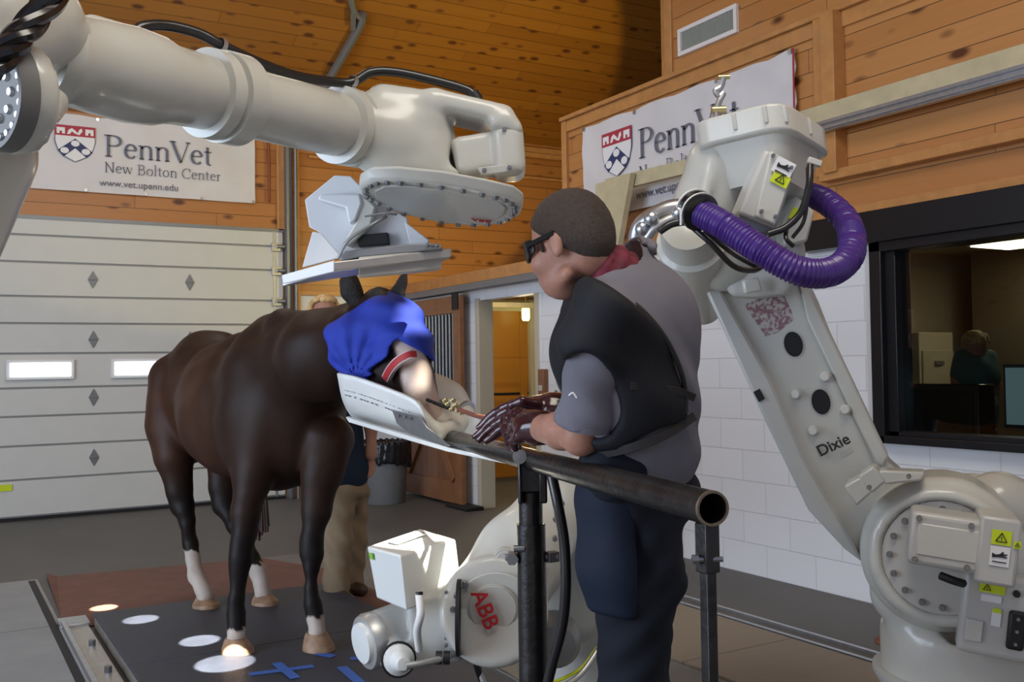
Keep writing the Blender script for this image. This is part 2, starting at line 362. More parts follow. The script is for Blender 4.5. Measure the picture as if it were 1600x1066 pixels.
M['navy'] = mat('banner_navy', (.035, .045, .13), .6)
M['grey_ink'] = mat('banner_grey_ink', (.13, .14, .19), .6)
M['banner'] = mat('banner_vinyl', (.68, .66, .66), .5, noise=.04, nscale=3, bump=.08, bscale=5)
M['yellow'] = mat('sticker_yellow', (.62, .74, .02), .5)
M['stwhite'] = mat('sticker_white', (.8, .8, .8), .5)
M['ink'] = mat('black_ink', (.02, .02, .02), .5)
M['green'] = mat('sticker_green', (.22, .50, .05), .5)
M['garage'] = mat('garage_panel', (.62, .62, .575), .5, noise=.02, nscale=4)
M['garageseam'] = mat('garage_seam', (.28, .28, .27), .6)
M['garwin'] = mat('garage_window_daylight', (.9, .95, .95), .3, emit=(.92, 1, .97), estr=2.2)
M['concrete'] = mat('concrete', (.105, .102, .098), .55, noise=.22, nscale=2.2, bump=.15, bscale=30, rvar=.12)
M['concretel'] = mat('painted_floor_panel', (.26, .275, .28), .5, noise=.12, nscale=3, bump=.1, bscale=20)
M['concretem'] = mat('floor_board_grey', (.17, .165, .155), .5, noise=.18, nscale=3, bump=.12)
M['mat'] = mat('rubber_top', (.040, .047, .066), .42, noise=.25, nscale=7, bump=.5, bscale=240, rvar=.08)
M['redmat'] = mat('brown_rubber_mat', (.17, .082, .060), .7, noise=.12, nscale=8, bump=.3, bscale=150)
M['plat'] = mat('platform_side', (.16, .14, .11), .6, noise=.2)
M['tape'] = mat('blue_tape', (.06, .15, .50), .7)
M['ply'] = wood('plywood_floor', 0, 1, 1.2, (.34, .28, .20), (.24, .19, .13), rough=.55, plen=2.4, kamt=.15, gap=.006, coat=0)
M['blocks'] = blocks('white_block')
M['whitepaint'] = mat('white_paint', (.66, .67, .68), .55, noise=.02)
M['pineY'] = wood('pine_back', 0, 2, .145, (.50, .215, .062), (.36, .135, .030), kr=1.3)
M['pineR'] = wood('pine_right', 1, 2, .145, (.56, .27, .088), (.42, .17, .045), off=.03, kr=1.25)
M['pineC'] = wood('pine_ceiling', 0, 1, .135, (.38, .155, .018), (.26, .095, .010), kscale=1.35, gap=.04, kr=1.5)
M['pinetrim'] = mat('pine_trim', (.50, .235, .075), .4, noise=.12, nscale=12, coat=.2)
M['lumber'] = mat('pale_lumber', (.52, .45, .28), .6, noise=.10, nscale=9)
M['doorwood'] = wood('stall_door_wood', 2, 1, .14, (.25, .105, .042), (.18, .07, .028), kamt=.3, rough=.45)
M['doortrim'] = mat('stall_door_trim', (.25, .11, .048), .45, noise=.15, nscale=10)
M['corrwood'] = wood('corridor_wood', 2, 1, .13, (.50, .225, .030), (.36, .14, .016), kamt=.5)
M['cream'] = mat('cream_trim', (.56, .50, .38), .5)
M['glass'] = mat('glass', (.8, .85, .85), .02, trans=1, ior=1.5)
M['winframe'] = mat('black_window_frame', (.008, .008, .010), .35, coat=.2)
M['beige'] = mat('beige_wall', (.42, .35, .26), .7)
M['screen'] = mat('screen', (.10, .16, .18), .3, emit=(.30, .45, .50), estr=.25)
M['ceil_light'] = mat('ceiling_panel_light', (.9, .85, .7), .5, emit=(1, .88, .62), estr=7)
M['lantern'] = mat('lantern_glass', (.8, .9, .3), .4, emit=(.85, .95, .35), estr=2.5)
M['bin'] = mat('grey_bin', (.16, .165, .17), .45, noise=.06)
M['bag'] = mat('bin_bag', (.012, .012, .014), .22, bump=1.0, bscale=14)
M['skin'] = mat('skin', (.40, .20, .14), .5, noise=.08, nscale=40, bump=.1, bscale=200)
M['hair'] = mat('short_hair', (.070, .050, .040), .65, noise=.22, nscale=160, bump=.9, bscale=420)
M['curl'] = mat('curly_hair', (.60, .40, .18), .6, noise=.35, nscale=60)
M['shirt'] = clothmat('grey_shirt', (.175, .170, .200))
M['vest'] = clothmat('lead_vest', (.014, .015, .019), .6)
M['binding'] = clothmat('vest_binding', (.030, .028, .028), .6)
M['scrub'] = clothmat('navy_scrubs', (.012, .022, .042), .8)
M['apron'] = clothmat('apron_navy', (.010, .017, .034), .6)
M['pants'] = clothmat('dark_trousers', (.012, .015, .023), .8)
M['khaki'] = clothmat('khaki', (.26, .19, .12), .9)
M['glove'] = mat('maroon_leather', (.040, .010, .014), .22, coat=.5, noise=.2, bump=.3, bscale=25)
M['band'] = mat('bandana', (.13, .015, .030), .8, noise=.6, nscale=30)
M['shoe'] = mat('brown_shoe', (.07, .045, .03), .5)
M['horse'] = mat('horse_coat', (.03, .015, .01), .50, attr=True, noise=.14, nscale=9, bump=.15, bscale=260, spec=.25)
M['mane'] = mat('black_hair', (.010, .008, .007), .5, bump=.8, bscale=150)
M['hoof'] = mat('hoof', (.32, .20, .12), .5, noise=.3, nscale=25)
M['tail'] = mat('tail_hair', (.05, .018, .010), .5, noise=.5, nscale=50)
M['mask'] = mat('blue_hood', (.016, .045, .42), .62, noise=.06, nscale=6, bump=.35, bscale=700)
M['halter'] = mat('halter_red', (.45, .03, .035), .6)
M['halterw'] = mat('halter_edge', (.6, .5, .5), .6)
M['rope'] = mat('lead_rope', (.20, .07, .045), .7, bump=.5, bscale=200)
M['brass'] = mat('brass_chain', (.55, .48, .25), .35, metal=.9)
M['vent'] = mat('vent_white', (.80, .74, .70), .5)
M['ventin'] = mat('vent_louvre', (.42, .44, .40), .5)
M['source'] = mat('source_box_white', (.74, .76, .74), .35, coat=.15)
M['orange'] = mat('rust_stain', (.22, .09, .045), .8, noise=.4, nscale=15)
# ---------------------------------------------------------------- the room
YG, XR = 10.52, 4.65                                   # back wall, right wall
ZE, SL = 4.17, 0.50                                     # eave height, roof slope
def panes(m, axis, at_, th, u0, u1, v0, v1, holes):     # a wall of thickness th with rectangular holes
    us = sorted({u0, u1} | {h[0] for h in holes} | {h[1] for h in holes}); vs = sorted({v0, v1} | {h[2] for h in holes} | {h[3] for h in holes})
    us = [u for u in us if u0 <= u <= u1]; vs = [v for v in vs if v0 <= v <= v1]
    for j in range(len(vs)-1):
        i = 0
        while i < len(us)-1:
            f = lambda k: any(h[0]-1e-6 <= us[k] and us[k+1] <= h[1]+1e-6 and h[2]-1e-6 <= vs[j] and vs[j+1] <= h[3]+1e-6 for h in holes)
            if f(i): i += 1; continue
            k = i
            while k+1 < len(us)-1 and not f(k+1): k += 1
            if axis == 0: m.bx(at_, at_+th, us[i], us[k+1], vs[j], vs[j+1])
            else: m.bx(us[i], us[k+1], at_, at_+th, vs[j], vs[j+1])
            i = k+1
# floor
fl = MB().bx(-6, 12, -4, 12, -.2, 0).build('floor', M['concrete'], smooth=False); struct(fl)
fp = MB().bx(-4.0, .60, 2.0, 6.02, .001, .004)
fp.bx(-4.0, .62, 6.035, 7.45, .001, .004)
struct(fp.build('floor_panel', M['concretel'], smooth=False), 'pale grey painted floor panels left of the horse platform')
struct(MB().bx(2.12, 3.0, 2.0, 7.3, .001, .004).build('floor_panel', M['concretem'], smooth=False), 'brownish grey floor boards right of the horse platform')
struct(MB().bx(3.01, 3.71, -1.0, 4.48, .001, .012).build('floor_board', M['ply'], smooth=False), 'pale plywood floor boards along the rails')
for x in (3.74, 3.86):
    t = MB().bx(x-.012, x+.012, -1, 4.9, 0, .014).build('floor_rail', M['steel']); struct(t, 'steel rail strip set in the floor along the white wall')
# back wall with the overhead door opening
m = MB(); panes(m, 1, YG, .15, -6, 12, 0, 6, [(-1.2, 3.31, 0, 2.9)])
struct(m.build('wall_back', M['pineY'], smooth=False), 'knotty pine board wall at the back')
m = MB().bx(3.47, 4.65, YG-.03, YG, 0, 2.2); struct(m.build('wall_back_lower', M['whitepaint'], smooth=False))
struct(MB().bx(3.47, 4.65, YG-.05, YG, 2.2, 2.25).build('trim_1', M['pinetrim'], bevel=.004))
struct(MB().bx(3.44, 3.48, YG-.06, YG, 0, 4.6).build('trim_2', M['pinetrim'], bevel=.004))
struct(MB().bx(3.24, 3.32, YG-.03, YG, 2.9, 4.6).build('trim_3', M['pinetrim'], bevel=.004))
struct(MB().bx(-6, 3.31, YG-.03, YG, 2.88, 2.915).build('trim_4', M['greymetal']))
struct(MB().bx(-6, 12, YG-.10, YG, 3.98, 4.04).bx(-6, 12, YG-.06, YG, 4.04, 4.12).bx(3.6, 12, YG-.045, YG, 3.72, 3.75).build('trim_5', M['pinetrim'], bevel=.004))
# lower right wall: white blocks, doorway to the corridor, window to the control room
m = MB(); panes(m, 0, XR, .12, -4, YG, 0, 2.2, [(7.50, 8.53, 0, 2.04), (.5, 3.80, .93, 2.2)])
struct(m.build('wall_right', M['blocks'], smooth=False))
struct(MB().bx(XR-.02, XR+.14, 8.522, 8.60, 0, 2.06).build('trim_6', M['cream'], bevel=.003))
struct(MB().bx(XR-.01, XR+.14, 7.44, 7.508, 0, 2.04).build('trim_7', M['cream'], bevel=.003))
# pine storey above: the boarded wall
HOLES = []; ZR_ = ZE+SL*(YG-3.6)                        # openings added in the unseen flat roof to let sun reach chosen spots
def sunhole(P, px=(0, 0, 0)):
    P = [np.array(q, float) for q in P]; Q = [q + SUN*((ZR_-q[2])/SUN[2]) for q in P]
    y = [q[0] for q in Q]; z = [q[1] for q in Q]; HOLES.append((min(y), max(y), min(z), max(z)))
def flp(x, y, z=.08): return on(x, y, 2, z)
SH = [[flp(318, 1024), flp(352, 1060), flp(400, 1050)], [flp(286, 990), flp(340, 1006)]]
m = MB(); 
for q_ in SH: sunhole(q_)
sunhole([A(574, 856, 3.30), A(656, 826, 3.7), A(716, 870, 3.5)])                                # the source box
sunhole([A(618, 490, 4.05), A(668, 560, 4.0)])                                                   # the hood
sunhole([A(640, 600, 3.95), A(672, 640, 3.9)])                                                    # the muzzle
sunhole([A(520, 700, 4.8), A(537, 780, 4.75)])                                                    # the near foreleg
panes(m, 0, XR, .10, -4, 6.95, 2.27, 3.48, []); panes(m, 0, XR, .10, -4, 5.60, 3.48, 8.6, [])
struct(m.build('wall_right_upper', M['pineR'], smooth=False), 'knotty pine boarding above the white block wall')
struct(MB().bx(XR-.05, XR+.12, -4, 6.99, 3.455, 3.49).bx(XR-.02, XR, -4, 6.99, 3.36, 3.455).build('trim_8', M['pinetrim'], bevel=.004))
struct(MB().bx(XR-.03, XR+.12, 6.92, 6.99, 2.27, 3.455).build('trim_9', M['pinetrim'], bevel=.004))
struct(MB().bx(XR-.02, XR+.12, 5.54, 5.62, 3.49, 8).build('trim_10', M['pinetrim'], bevel=.004))
struct(MB().bx(XR+.14, XR+.5, 5.70, 5.85, 3.49, 8).build('trim_11', M['pinetrim'], bevel=.004))
for y0, k in ((4.14, 12), (4.04, 13)):
    struct(MB().bx(XR-(.05 if k == 12 else .10), XR, y0-.05, y0+.05, 2.50, 3.455).build('trim_%d' % k, M['pinetrim'], bevel=.004))
struct(MB().bx(XR-.08, XR, -4, 4.14, 2.46, 2.52).build('trim_14', M['pinetrim'], bevel=.004))
struct(MB().bx(XR-.06, XR, -4, 6.95, 2.235, 2.29).build('trim_15', M['pinetrim'], bevel=.004))
struct(MB().bx(XR-.06, XR, 6.95, YG, 2.20, 2.33).build('trim_16', M['pinetrim'], bevel=.004))
m = MB(); panes(m, 0, -6.1, .1, -4, YG, 0, 8.6, [(1.5, 6.0, 0, 3.6)])
struct(m.build('wall_left', M['pineR'], smooth=False))
# loft floor, ceiling, far ends
struct(MB().bx(XR+.1, 10.5, 5.3, YG, 2.24, 2.32).bx(8.6, 10.5, 4.0, 5.3, 2.24, 2.32).build('ceiling_lower', M['cream'], smooth=False))
m = MB(); yr = 3.6; zr = ZE+SL*(YG-yr)
m.prism([(-6, YG, ZE), (10.5, YG, ZE), (10.5, 4.2, ZE+SL*(YG-4.2)), (4.75, 4.2, ZE+SL*(YG-4.2)), (4.75, yr, zr), (-6, yr, zr)], (0, 0, .12))
for (u0, u1, v0, v1) in [(-6, 4.75, -4, yr)]:
    us = sorted({u0, u1} | {h[0] for h in HOLES} | {h[1] for h in HOLES}); vs = sorted({v0, v1} | {h[2] for h in HOLES} | {h[3] for h in HOLES})
    for i in range(len(us)-1):
        for j in range(len(vs)-1):
            if not any(h[0]-1e-6 <= us[i] and us[i+1] <= h[1]+1e-6 and h[2]-1e-6 <= vs[j] and vs[j+1] <= h[3]+1e-6 for h in HOLES): m.bx(us[i], us[i+1], vs[j], vs[j+1], zr, zr+.12)
struct(m.build('ceiling', M['pineC'], smooth=False), 'sloped ceiling of dark knotty pine boards')
struct(MB().bx(10.5, 10.6, 2.2, YG, 0, 8.5).bx(XR+.1, 10.5, 4.0, 4.1, 2.3, 8.2).build('wall_loft', M['pineY'], smooth=False))
# overhead door
gd = thing('overhead_door', (1.05, YG-.02, 0), 'white sectional overhead door under the left banner', 'garage door'); gd['kind'] = 'structure'; del gd['label'], gd['category']
gd.name = 'door_1'
zs = [0.03, .38, .70, .98, 1.25, 1.58, 1.87, 2.13, 2.46, 2.72, 2.9]
for i in range(len(zs)-1):
    m = MB().bx(-1.2, 3.30, YG-.02, YG+.03, zs[i]+.012, zs[i+1]-.006)
    p = m.build('door_panel', M['garage'], gd, bevel=.006)
    if i == 4:
        for x0 in (.61-.93, .61, 1.54, 2.47):
            w_ = MB().bx(x0, x0+.60, YG-.05, YG-.02, 1.33, 1.525).build('window_surround', M['stwhite'], p, bevel=.01)
            MB().bx(x0+.035, x0+.565, YG-.056, YG-.045, 1.362, 1.495).build('pane', M['garwin'], w_, smooth=False)
MB().bx(-1.2, 3.30, YG-.005, YG+.02, .03, 2.9).build('door_backing', M['garageseam'], gd, smooth=False)
MB().bx(-1.2, 3.30, YG-.03, YG+.03, 0, .03).build('bottom_seal', M['black'], gd, smooth=False)
for x in (.45, 1.38, 2.31):
    for z in (2.31, 1.72, 1.15, .56):
        w, h = .045, .085
        MB().prism([(x-w, YG-.022, z), (x, YG-.022, z-h), (x+w, YG-.022, z), (x, YG-.022, z+h)], (0, -.012, 0)).bx(x-w*.9, x+w*.9, YG-.042, YG-.03, z-.006, z+.006).build('hinge', M['greymetal'], gd, bevel=.002)
for z in (.72, .98, 1.25, 1.58, 1.87, 2.13, 2.46, 2.72):
    MB().bx(3.17, 3.27, YG-.05, YG-.02, z-.05, z+.04).cyl((3.22, YG-.06, z), (3.31, YG-.06, z), .02, n=12).build('roller_bracket', M['steel'], gd, bevel=.002)
MB().bx(3.19, 3.215, YG-.03, YG-.018, .03, 2.88).build('end_stile', M['steel'], gd)
MB().bx(.42, .66, YG-.035, YG-.02, .29, .35).build('lift_strap', M['yellow'], gd)
t = MB().bx(3.315, 3.345, YG-.12, YG-.02, 0, 4.55).bx(3.345, 3.40, YG-.04, YG-.02, 0, 4.55).build('door_track', M['greymetal'], bevel=.003)
tag(t, 'dark steel vertical track at the right side of the white overhead door', 'door track')
t = MB().tube([(3.42, YG-.09, 0), (3.42, YG-.09, 2.2), (3.43, YG-.09, 4.5)], .018, n=10).build('conduit', M['greymetal'])
tag(t, 'dark metal conduit running up beside the overhead door track', 'pipe')
t = MB().tube([(2.6, YG-.04, 3.98), (3.0, YG-.04, 3.97), (3.12, YG-.04, 3.9), (3.15, YG-.04, 3.7), (3.15, YG-.04, 3.2)], .014, n=8).build('copper_pipe', mat('copper_pipe', (.22, .055, .03), .4, metal=.5))
tag(t, 'reddish copper pipe bending down the pine wall right of the left banner', 'pipe')
# control room window
wn = thing('window', (XR, 2.15, .93), '', ''); wn.name = 'window_1'; wn['kind'] = 'structure'
MB().bx(XR-.07, XR+.14, 3.72, 3.80, .93, 2.06).build('jamb', M['winframe'], wn, bevel=.006)
MB().bx(XR-.07, XR+.14, .5, 3.80, .93, .975).build('sill', M['winframe'], wn, bevel=.006)
MB().bx(XR-.07, XR+.14, .5, 3.80, 2.0, 2.06).build('head', M['winframe'], wn, bevel=.006)
MB().bx(XR-.03, XR+.10, 3.655, 3.73, .97, 2.01).bx(XR-.03, XR+.10, .5, 3.73, .97, 1.0).build('inner_frame', M['winframe'], wn, bevel=.004)
struct(MB().bx(XR-.10, XR+.14, .3, 4.30, 2.055, 2.235).build('trim_17', M['winframe'], bevel=.004), 'black header beam over the observation window')
struct(MB().bx(XR-.03, XR+.0, 3.80, 3.86, .95, 2.055).build('trim_18', M['whitepaint'], bevel=.003))
gl = bpy.data.materials.new('observation_glass'); gl.use_nodes = True; nt = gl.node_tree; nt.nodes.remove(nt.nodes['Principled BSDF'])
tr = nt.nodes.new('ShaderNodeBsdfTransparent'); tr.inputs[0].default_value = (.72, .75, .74, 1); gs = nt.nodes.new('ShaderNodeBsdfGlossy'); gs.inputs['Roughness'].default_value = .01
mxs = nt.nodes.new('ShaderNodeMixShader'); mxs.inputs[0].default_value = .07; lk(nt, tr.outputs[0], mxs.inputs[1]); lk(nt, gs.outputs[0], mxs.inputs[2]); lk(nt, mxs.outputs[0], nt.nodes['Material Output'].inputs[0])
MB().bx(XR+.02, XR+.028, .5, 3.66, .99, 2.0).build('pane', gl, wn, smooth=False)
# control room behind the glass
struct(MB().bx(XR+.12, 8.5, 5.2, 5.3, 0, 2.24).bx(8.5, 8.6, -2, 5.3, 0, 2.24).bx(XR+.12, 8.6, -2.1, -2, 0, 2.24).build('wall_control_room', M['beige'], smooth=False))
struct(MB().bx(7.1, 7.2, -2, 4.9, 0, 2.24).build('wall_partition', mat('brown_wall', (.14, .105, .07), .7), smooth=False))
struct(MB().bx(XR+.12, 8.6, -2.1, 5.3, 2.24, 2.31).build('ceiling_control_room', M['beige'], smooth=False))
t = MB().bx(6.30, 6.80, 3.5, 4.4, 2.19, 2.235).build('ceiling_panel_light', M['whitepaint'], None); tag(t, 'lit ceiling light panel in the room behind the dark window', 'ceiling light')
MB().bx(6.33, 6.77, 3.53, 4.37, 2.18, 2.192).build('diffuser', M['ceil_light'], t, smooth=False)
# control room furniture
def desk_(n, x0, x1, y0, y1, z, lab, mt=None):
    t = thing(n, ((x0+x1)/2, (y0+y1)/2, 0), lab, 'desk')
    MB().bx(x0, x1, y0, y1, z-.04, z).build('desk_top', mt or M['blackgloss'], t, bevel=.005)
    MB().bx(x0+.02, x1-.02, y0+.02, y0+.05, 0, z-.04).build('side_panel', mt or M['blackgloss'], t)
    MB().bx(x0+.02, x1-.02, y1-.05, y1-.02, 0, z-.04).build('side_panel', mt or M['blackgloss'], t)
    MB().bx(x0+.03, x0+.06, y0+.05, y1-.05, .1, z-.04).build('back_panel', mt or M['blackgloss'], t)
    return t
desk_('desk', 4.95, 5.55, .9, 3.62, .90, 'low dark desk standing just behind the observation window')
t = thing('console', (5.65, 3.93, 0), 'black equipment console behind the desk in the control room', 'console')
MB().bx(5.40, 5.56, 3.70, 4.20, 0, 1.24).build('body', M['blackgloss'], t, bevel=.01)
MB().bx(5.392, 5.402, 3.74, 4.16, .7, 1.2).build('front_panel', M['dark'], t, bevel=.004)
t = thing('file_cabinet', (6.65, 5.08, 0), 'tall beige cabinet against the control room wall, left in the window', 'cabinet')
MB().bx(6.45, 6.85, 4.9, 5.18, 0, 1.60).build('body', mat('cabinet_beige', (.55, .47, .33), .5), t, bevel=.008)
for z in (.1, .6, 1.1):
    d = MB().bx(6.47, 6.83, 4.885, 4.9, z, z+.36).build('drawer', mat('drawer_beige', (.50, .43, .30), .5), t, bevel=.004)
    MB().bx(6.60, 6.70, 4.87, 4.885, z+.25, z+.28).build('handle', M['greymetal'], d)
t = thing('monitor', (5.28, 3.25, .90), 'thin framed flat screen on the desk behind the window', 'monitor')
MB().bx(5.26, 5.29, 3.05, 3.45, 1.0, 1.36).build('screen_frame', M['black'], t, bevel=.004)
MB().bx(5.252, 5.262, 3.07, 3.43, 1.02, 1.34).build('screen', M['screen'], t, smooth=False)
MB().bx(5.26, 5.30, 3.21, 3.29, .91, 1.0).bx(5.2, 5.36, 3.15, 3.35, .90, .912).build('stand', M['black'], t)
t = MB().bx(4.97, 5.12, 3.3, 3.55, .90, .96).build('paper_sheets', M['stwhite']); tag(t, 'white papers on the dark desk by the lower right of the window', 'paper')
# corridor behind the doorway
struct(MB().bx(XR+.12, 8.0, YG-.02, YG, 0, 2.2).build('wall_corridor', M['cream'], smooth=False))
t = thing('stall_door', (6.05, YG-.06, 0), 'bright varnished wooden door at the end of the corridor', 'door')
MB().bx(5.35, 6.36, YG-.07, YG-.03, 1.06, 2.06).build('upper_leaf', M['corrwood'], t, smooth=False)
MB().bx(5.35, 6.36, YG-.07, YG-.03, .04, 1.04).build('lower_leaf', M['corrwood'], t, smooth=False)
MB().bx(5.35, 6.36, YG-.085, YG-.07, 2.06, 2.16).build('head_board', M['lumber'], t)
MB().bx(5.35, 6.36, YG-.075, YG-.065, 1.035, 1.065).build('split_rail', M['dark'], t)
MB().bx(6.24, 6.34, YG-.082, YG-.07, .05, 2.05).build('edge_stile', M['corrwood'], t)
struct(MB().bx(6.37, 6.52, YG-.12, YG-.02, 0, 2.2).build('trim_19', M['cream']))
struct(MB().bx(XR+.14, 6.5, YG-.45, YG-.40, 2.08, 2.14).build('trim_20', M['lumber']))
t = thing('lantern', (6.2, YG-.3, 2.0), 'small glowing yellow green lamp hanging at the top of the corridor', 'lamp')
MB().lathe((6.2, YG-.3, 1.93), (0, 0, 1), [(0, .035), (.03, .05), (.14, .05), (.18, .03)], 12).build('shade', M['lantern'], t)
MB().lathe((6.2, YG-.3, 2.11), (0, 0, 1), [(0, .045), (.03, .03), (.05, .008), (.13, .006)], 12).build('cap', M['brass'], t)
l = bpy.data.lights.new('corridor_lamp', 'POINT'); l.energy = 26; l.color = (1, .85, .55); l.shadow_soft_size = .12
o = bpy.data.objects.new('corridor_lamp', l); COL.objects.link(o); o.location = (5.6, 9.2, 1.95)
# sliding stall door in front of the white wall
t = thing('sliding_stall_door', (4.53, 9.4, 0), 'brown wooden sliding stall door with a barred upper half', 'door')
x0, x1 = 4.50, 4.55
def board(n, y0, y1, z0, z1, a=0, b=0, mt='doortrim'): return MB().bx(x0-a, x1+b, y0, y1, z0, z1).build(n, M[mt], t, bevel=.004)
board('stile', 8.68, 8.83, .03, 2.1); board('stile', 10.0, 10.13, .03, 2.1)
board('top_rail', 8.83, 10.0, 1.93, 2.1); board('middle_rail', 8.83, 10.0, .92, 1.04); board('bottom_rail', 8.83, 10.0, .03, .24)
MB().bx(x0+.02, x1-.01, 8.83, 10.0, .24, .92).build('lower_panel', M['doorwood'], t, smooth=False)
yc = 9.41
for s in (1, -1):
    MB().bar((x0+.005, yc, .92), (x0+.005, yc+s*.55, .26), .09, .03, up=(1, 0, 0)).build('brace', M['doortrim'], t, bevel=.003)
for i in range(15):
    y = 8.87+i*1.09/14
    MB().cyl((4.525, y, 1.04), (4.525, y, 1.93), .011, n=8).build('bar', M['steel'], t)
MB().bx(4.57, 4.575, 8.85, 9.98, 1.06, 1.92).build('back_mesh', M['dark'], t, smooth=False)
MB().bx(x0-.015, x0-.003, 8.69, 8.82, 1.96, 2.14).build('hanger_strap', M['dark'], t)
MB().cyl((4.50, 8.76, 2.17), (4.53, 8.76, 2.17), .035, n=16).build('hanger_wheel', M['dark'], t)
MB().bar((4.47, 8.76, 1.06), (4.47, 8.55, 1.0), .02, .02).build('latch', M['red'], t)
t = MB().bx(4.47, 4.58, 6.98, YG-.05, 2.13, 2.20).build('sliding_door_rail', M['greymetal'], bevel=.008); tag(t, 'grey steel rail along the top of the white wall that carries the stall door', 'rail')
t = MB().bx(4.42, 4.62, 8.45, 8.9, 0, .035).build('floor_guide', M['dark'], bevel=.01); tag(t, 'small dark floor guide at the foot of the sliding stall door', 'door guide')
# switches right of the doorway
for (y0, y1, z0, z1, mt, lab, cat) in ((7.30, 7.40, 1.12, 1.36, 'doortrim', 'tan wooden block with a switch on the wall right of the doorway', 'switch'), (7.06, 7.14, 1.08, 1.30, 'stwhite', 'white switch box on the block wall behind the man', 'switch'), (7.02, 7.2, 1.38, 1.5, 'stwhite', 'white fire alarm box above the white switch box', 'alarm')):
    t = thing('wall_switch', (XR-.03, (y0+y1)/2, z0), lab, cat)
    MB().bx(XR-.05, XR, y0, y1, z0, z1).build('housing', M[mt], t, bevel=.006)
    MB().bx(XR-.058, XR-.05, y0+.02, y1-.02, z0+.05, z0+.10).build('toggle', M['cream'] if mt == 'doortrim' else M['greymetal'], t, bevel=.003)
# air vent
t = thing('air_vent', (XR-.02, 5.16, 3.59), 'white framed louvred air vent high on the pine wall', 'vent')
MB().bx(XR-.03, XR, 4.86, 5.46, 3.59, 3.62).bx(XR-.03, XR, 4.86, 5.46, 3.755, 3.785).bx(XR-.03, XR, 4.86, 4.89, 3.62, 3.755).bx(XR-.03, XR, 5.43, 5.46, 3.62, 3.755).build('frame', M['vent'], t, bevel=.003)
MB().bx(XR-.008, XR, 4.89, 5.43, 3.62, 3.755).build('louvre_back', M['ventin'], t)
m = MB()
for i in range(34): m.bx(XR-.02, XR-.008, 4.895+i*.0158, 4.898+i*.0158, 3.62, 3.755)
m.build('louvres', M['ventin'], t, smooth=False)
# black bracket pole on the ceiling
def ceil_pt(x, y, off=.05): return onplane(x, y, (0, YG, ZE-off), (0, SL, 1))
t = MB().tube([ceil_pt(545, -30), ceil_pt(553, 15), ceil_pt(566, 30)], .035, n=8, sub=4).tube([ceil_pt(566, 22), ceil_pt(560, 45), ceil_pt(505, 140)], .045, n=8, sub=4).bar(ceil_pt(552, 18, .06), ceil_pt(552, 45, .06), .05, .05).build('ceiling_pole', M['greymetal'])
tag(t, 'dark angled metal pole under the pine ceiling above the overhead arm', 'pole')
# rails of lumber carrying a steel channel along the right wall
t = thing('lumber_beam', (XR-.15, 3.0, 2.7), 'pale lumber beam crossing the pine wall at the upper right', 'beam')
MB().bx(XR-.14, XR-.10, 0.6, 4.6, 2.80, 2.90).build('timber', M['lumber'], t, bevel=.003)
MB().bx(XR-.15, XR-.11, 0.6, 4.6, 2.735, 2.80).bx(XR-.165, XR-.15, .6, 4.6, 2.745, 2.758).bx(XR-.165, XR-.15, .6, 4.6, 2.777, 2.79).build('steel_channel', M['steel'], t)
t = thing('timber_frame', (XR-.2, 6.0, 2.2), 'pale timber brace and rail in front of the right banner', 'timber')
b0 = [on(945, 280, 0, XR-.2), on(1075, 248, 0, XR-.2), on(1075, 270, 0, XR-.2), on(945, 302, 0, XR-.2)]
MB().prism(b0, (.05, 0, 0)).build('rail', M['lumber'], t, bevel=.003)
MB().prism([on(930, 288, 0, XR-.26), on(985, 270, 0, XR-.26), on(962, 400, 0, XR-.26), on(930, 400, 0, XR-.26)], (.05, 0, 0)).build('brace', M['lumber'], t, bevel=.003)
_q = on(946, 402, 0, XR-.26); MB().bx(XR-.26, XR-.21, _q[1]-.05, _q[1]+.05, 0, _q[2]+.01).build('post', M['lumber'], t, bevel=.003)
t.location[2] = t.location[2]
# bin
t = thing('waste_bin', (4.05, 9.55, 0), 'round grey waste bin lined with a black bag beside the stall door', 'bin')
MB().lathe((4.05, 9.55, 0), (0, 0, 1), [(0, .20), (.02, .21), (.55, .25), (.56, .265), (.60, .265), (.60, .24)], 32).build('barrel', M['bin'], t)
s = SDF(.015, .04)
random.seed(4)
for i in range(26):
    a = i*2*PI/26; s.cone((4.05+.262*math.cos(a), 9.55+.262*math.sin(a), .40+random.uniform(-.03, .05)), (4.05+.262*math.cos(a+.1), 9.55+.262*math.sin(a+.1), .63), .018+random.random()*.012, .022)
s.cyl((4.05, 9.55, .50), (4.05, 9.55, .60), .25, rd=.02)
s.build('bin_bag', M['bag'], t)
# ------------------------------------------------ floor things
t = thing('horse_platform', (1.4, 4.5, 0), 'low dark rubber topped platform under the horse', 'platform')
MB().bx(.77, 2.10, 3.0, 5.87, 0, .065).build('base', M['plat'], t, bevel=.004)
MB().bx(.765, 2.105, 2.995, 4.74, .065, .08).bx(.765, 2.105, 4.745, 5.875, .065, .08).build('rubber_top', M['mat'], t, bevel=.003)
t = MB().prism([(.60, 5.97, .008), (.64, 6.25, .008), (.68, 7.50, .03), (.74, 7.45, .008), (2.10, 7.28, .008), (2.38, 6.6, .008), (2.40, 5.2, .008), (2.12, 5.2, .008), (2.12, 5.9, .008), (.76, 5.9, .008)], (0, 0, -.007)).build('rubber_mat', M['redmat'], smooth=False)
tag(t, 'reddish brown rubber mat behind the dark horse platform', 'mat')
t = thing('floor_track', (.68, 5.0, 0), 'shiny metal track in the floor left of the horse platform', 'track')
MB().bx(.60, .74, 3.4, 5.95, .004, .02).build('base_plate', M['alu'], t, bevel=.002)
MB().bx(.605, .632, 3.4, 5.93, .02, .05).build('rail', M['steel'], t, bevel=.004)
MB().bx(.60, .75, 5.86, 6.06, .018, .035).build('end_plate', M['steel'], t, bevel=.003)
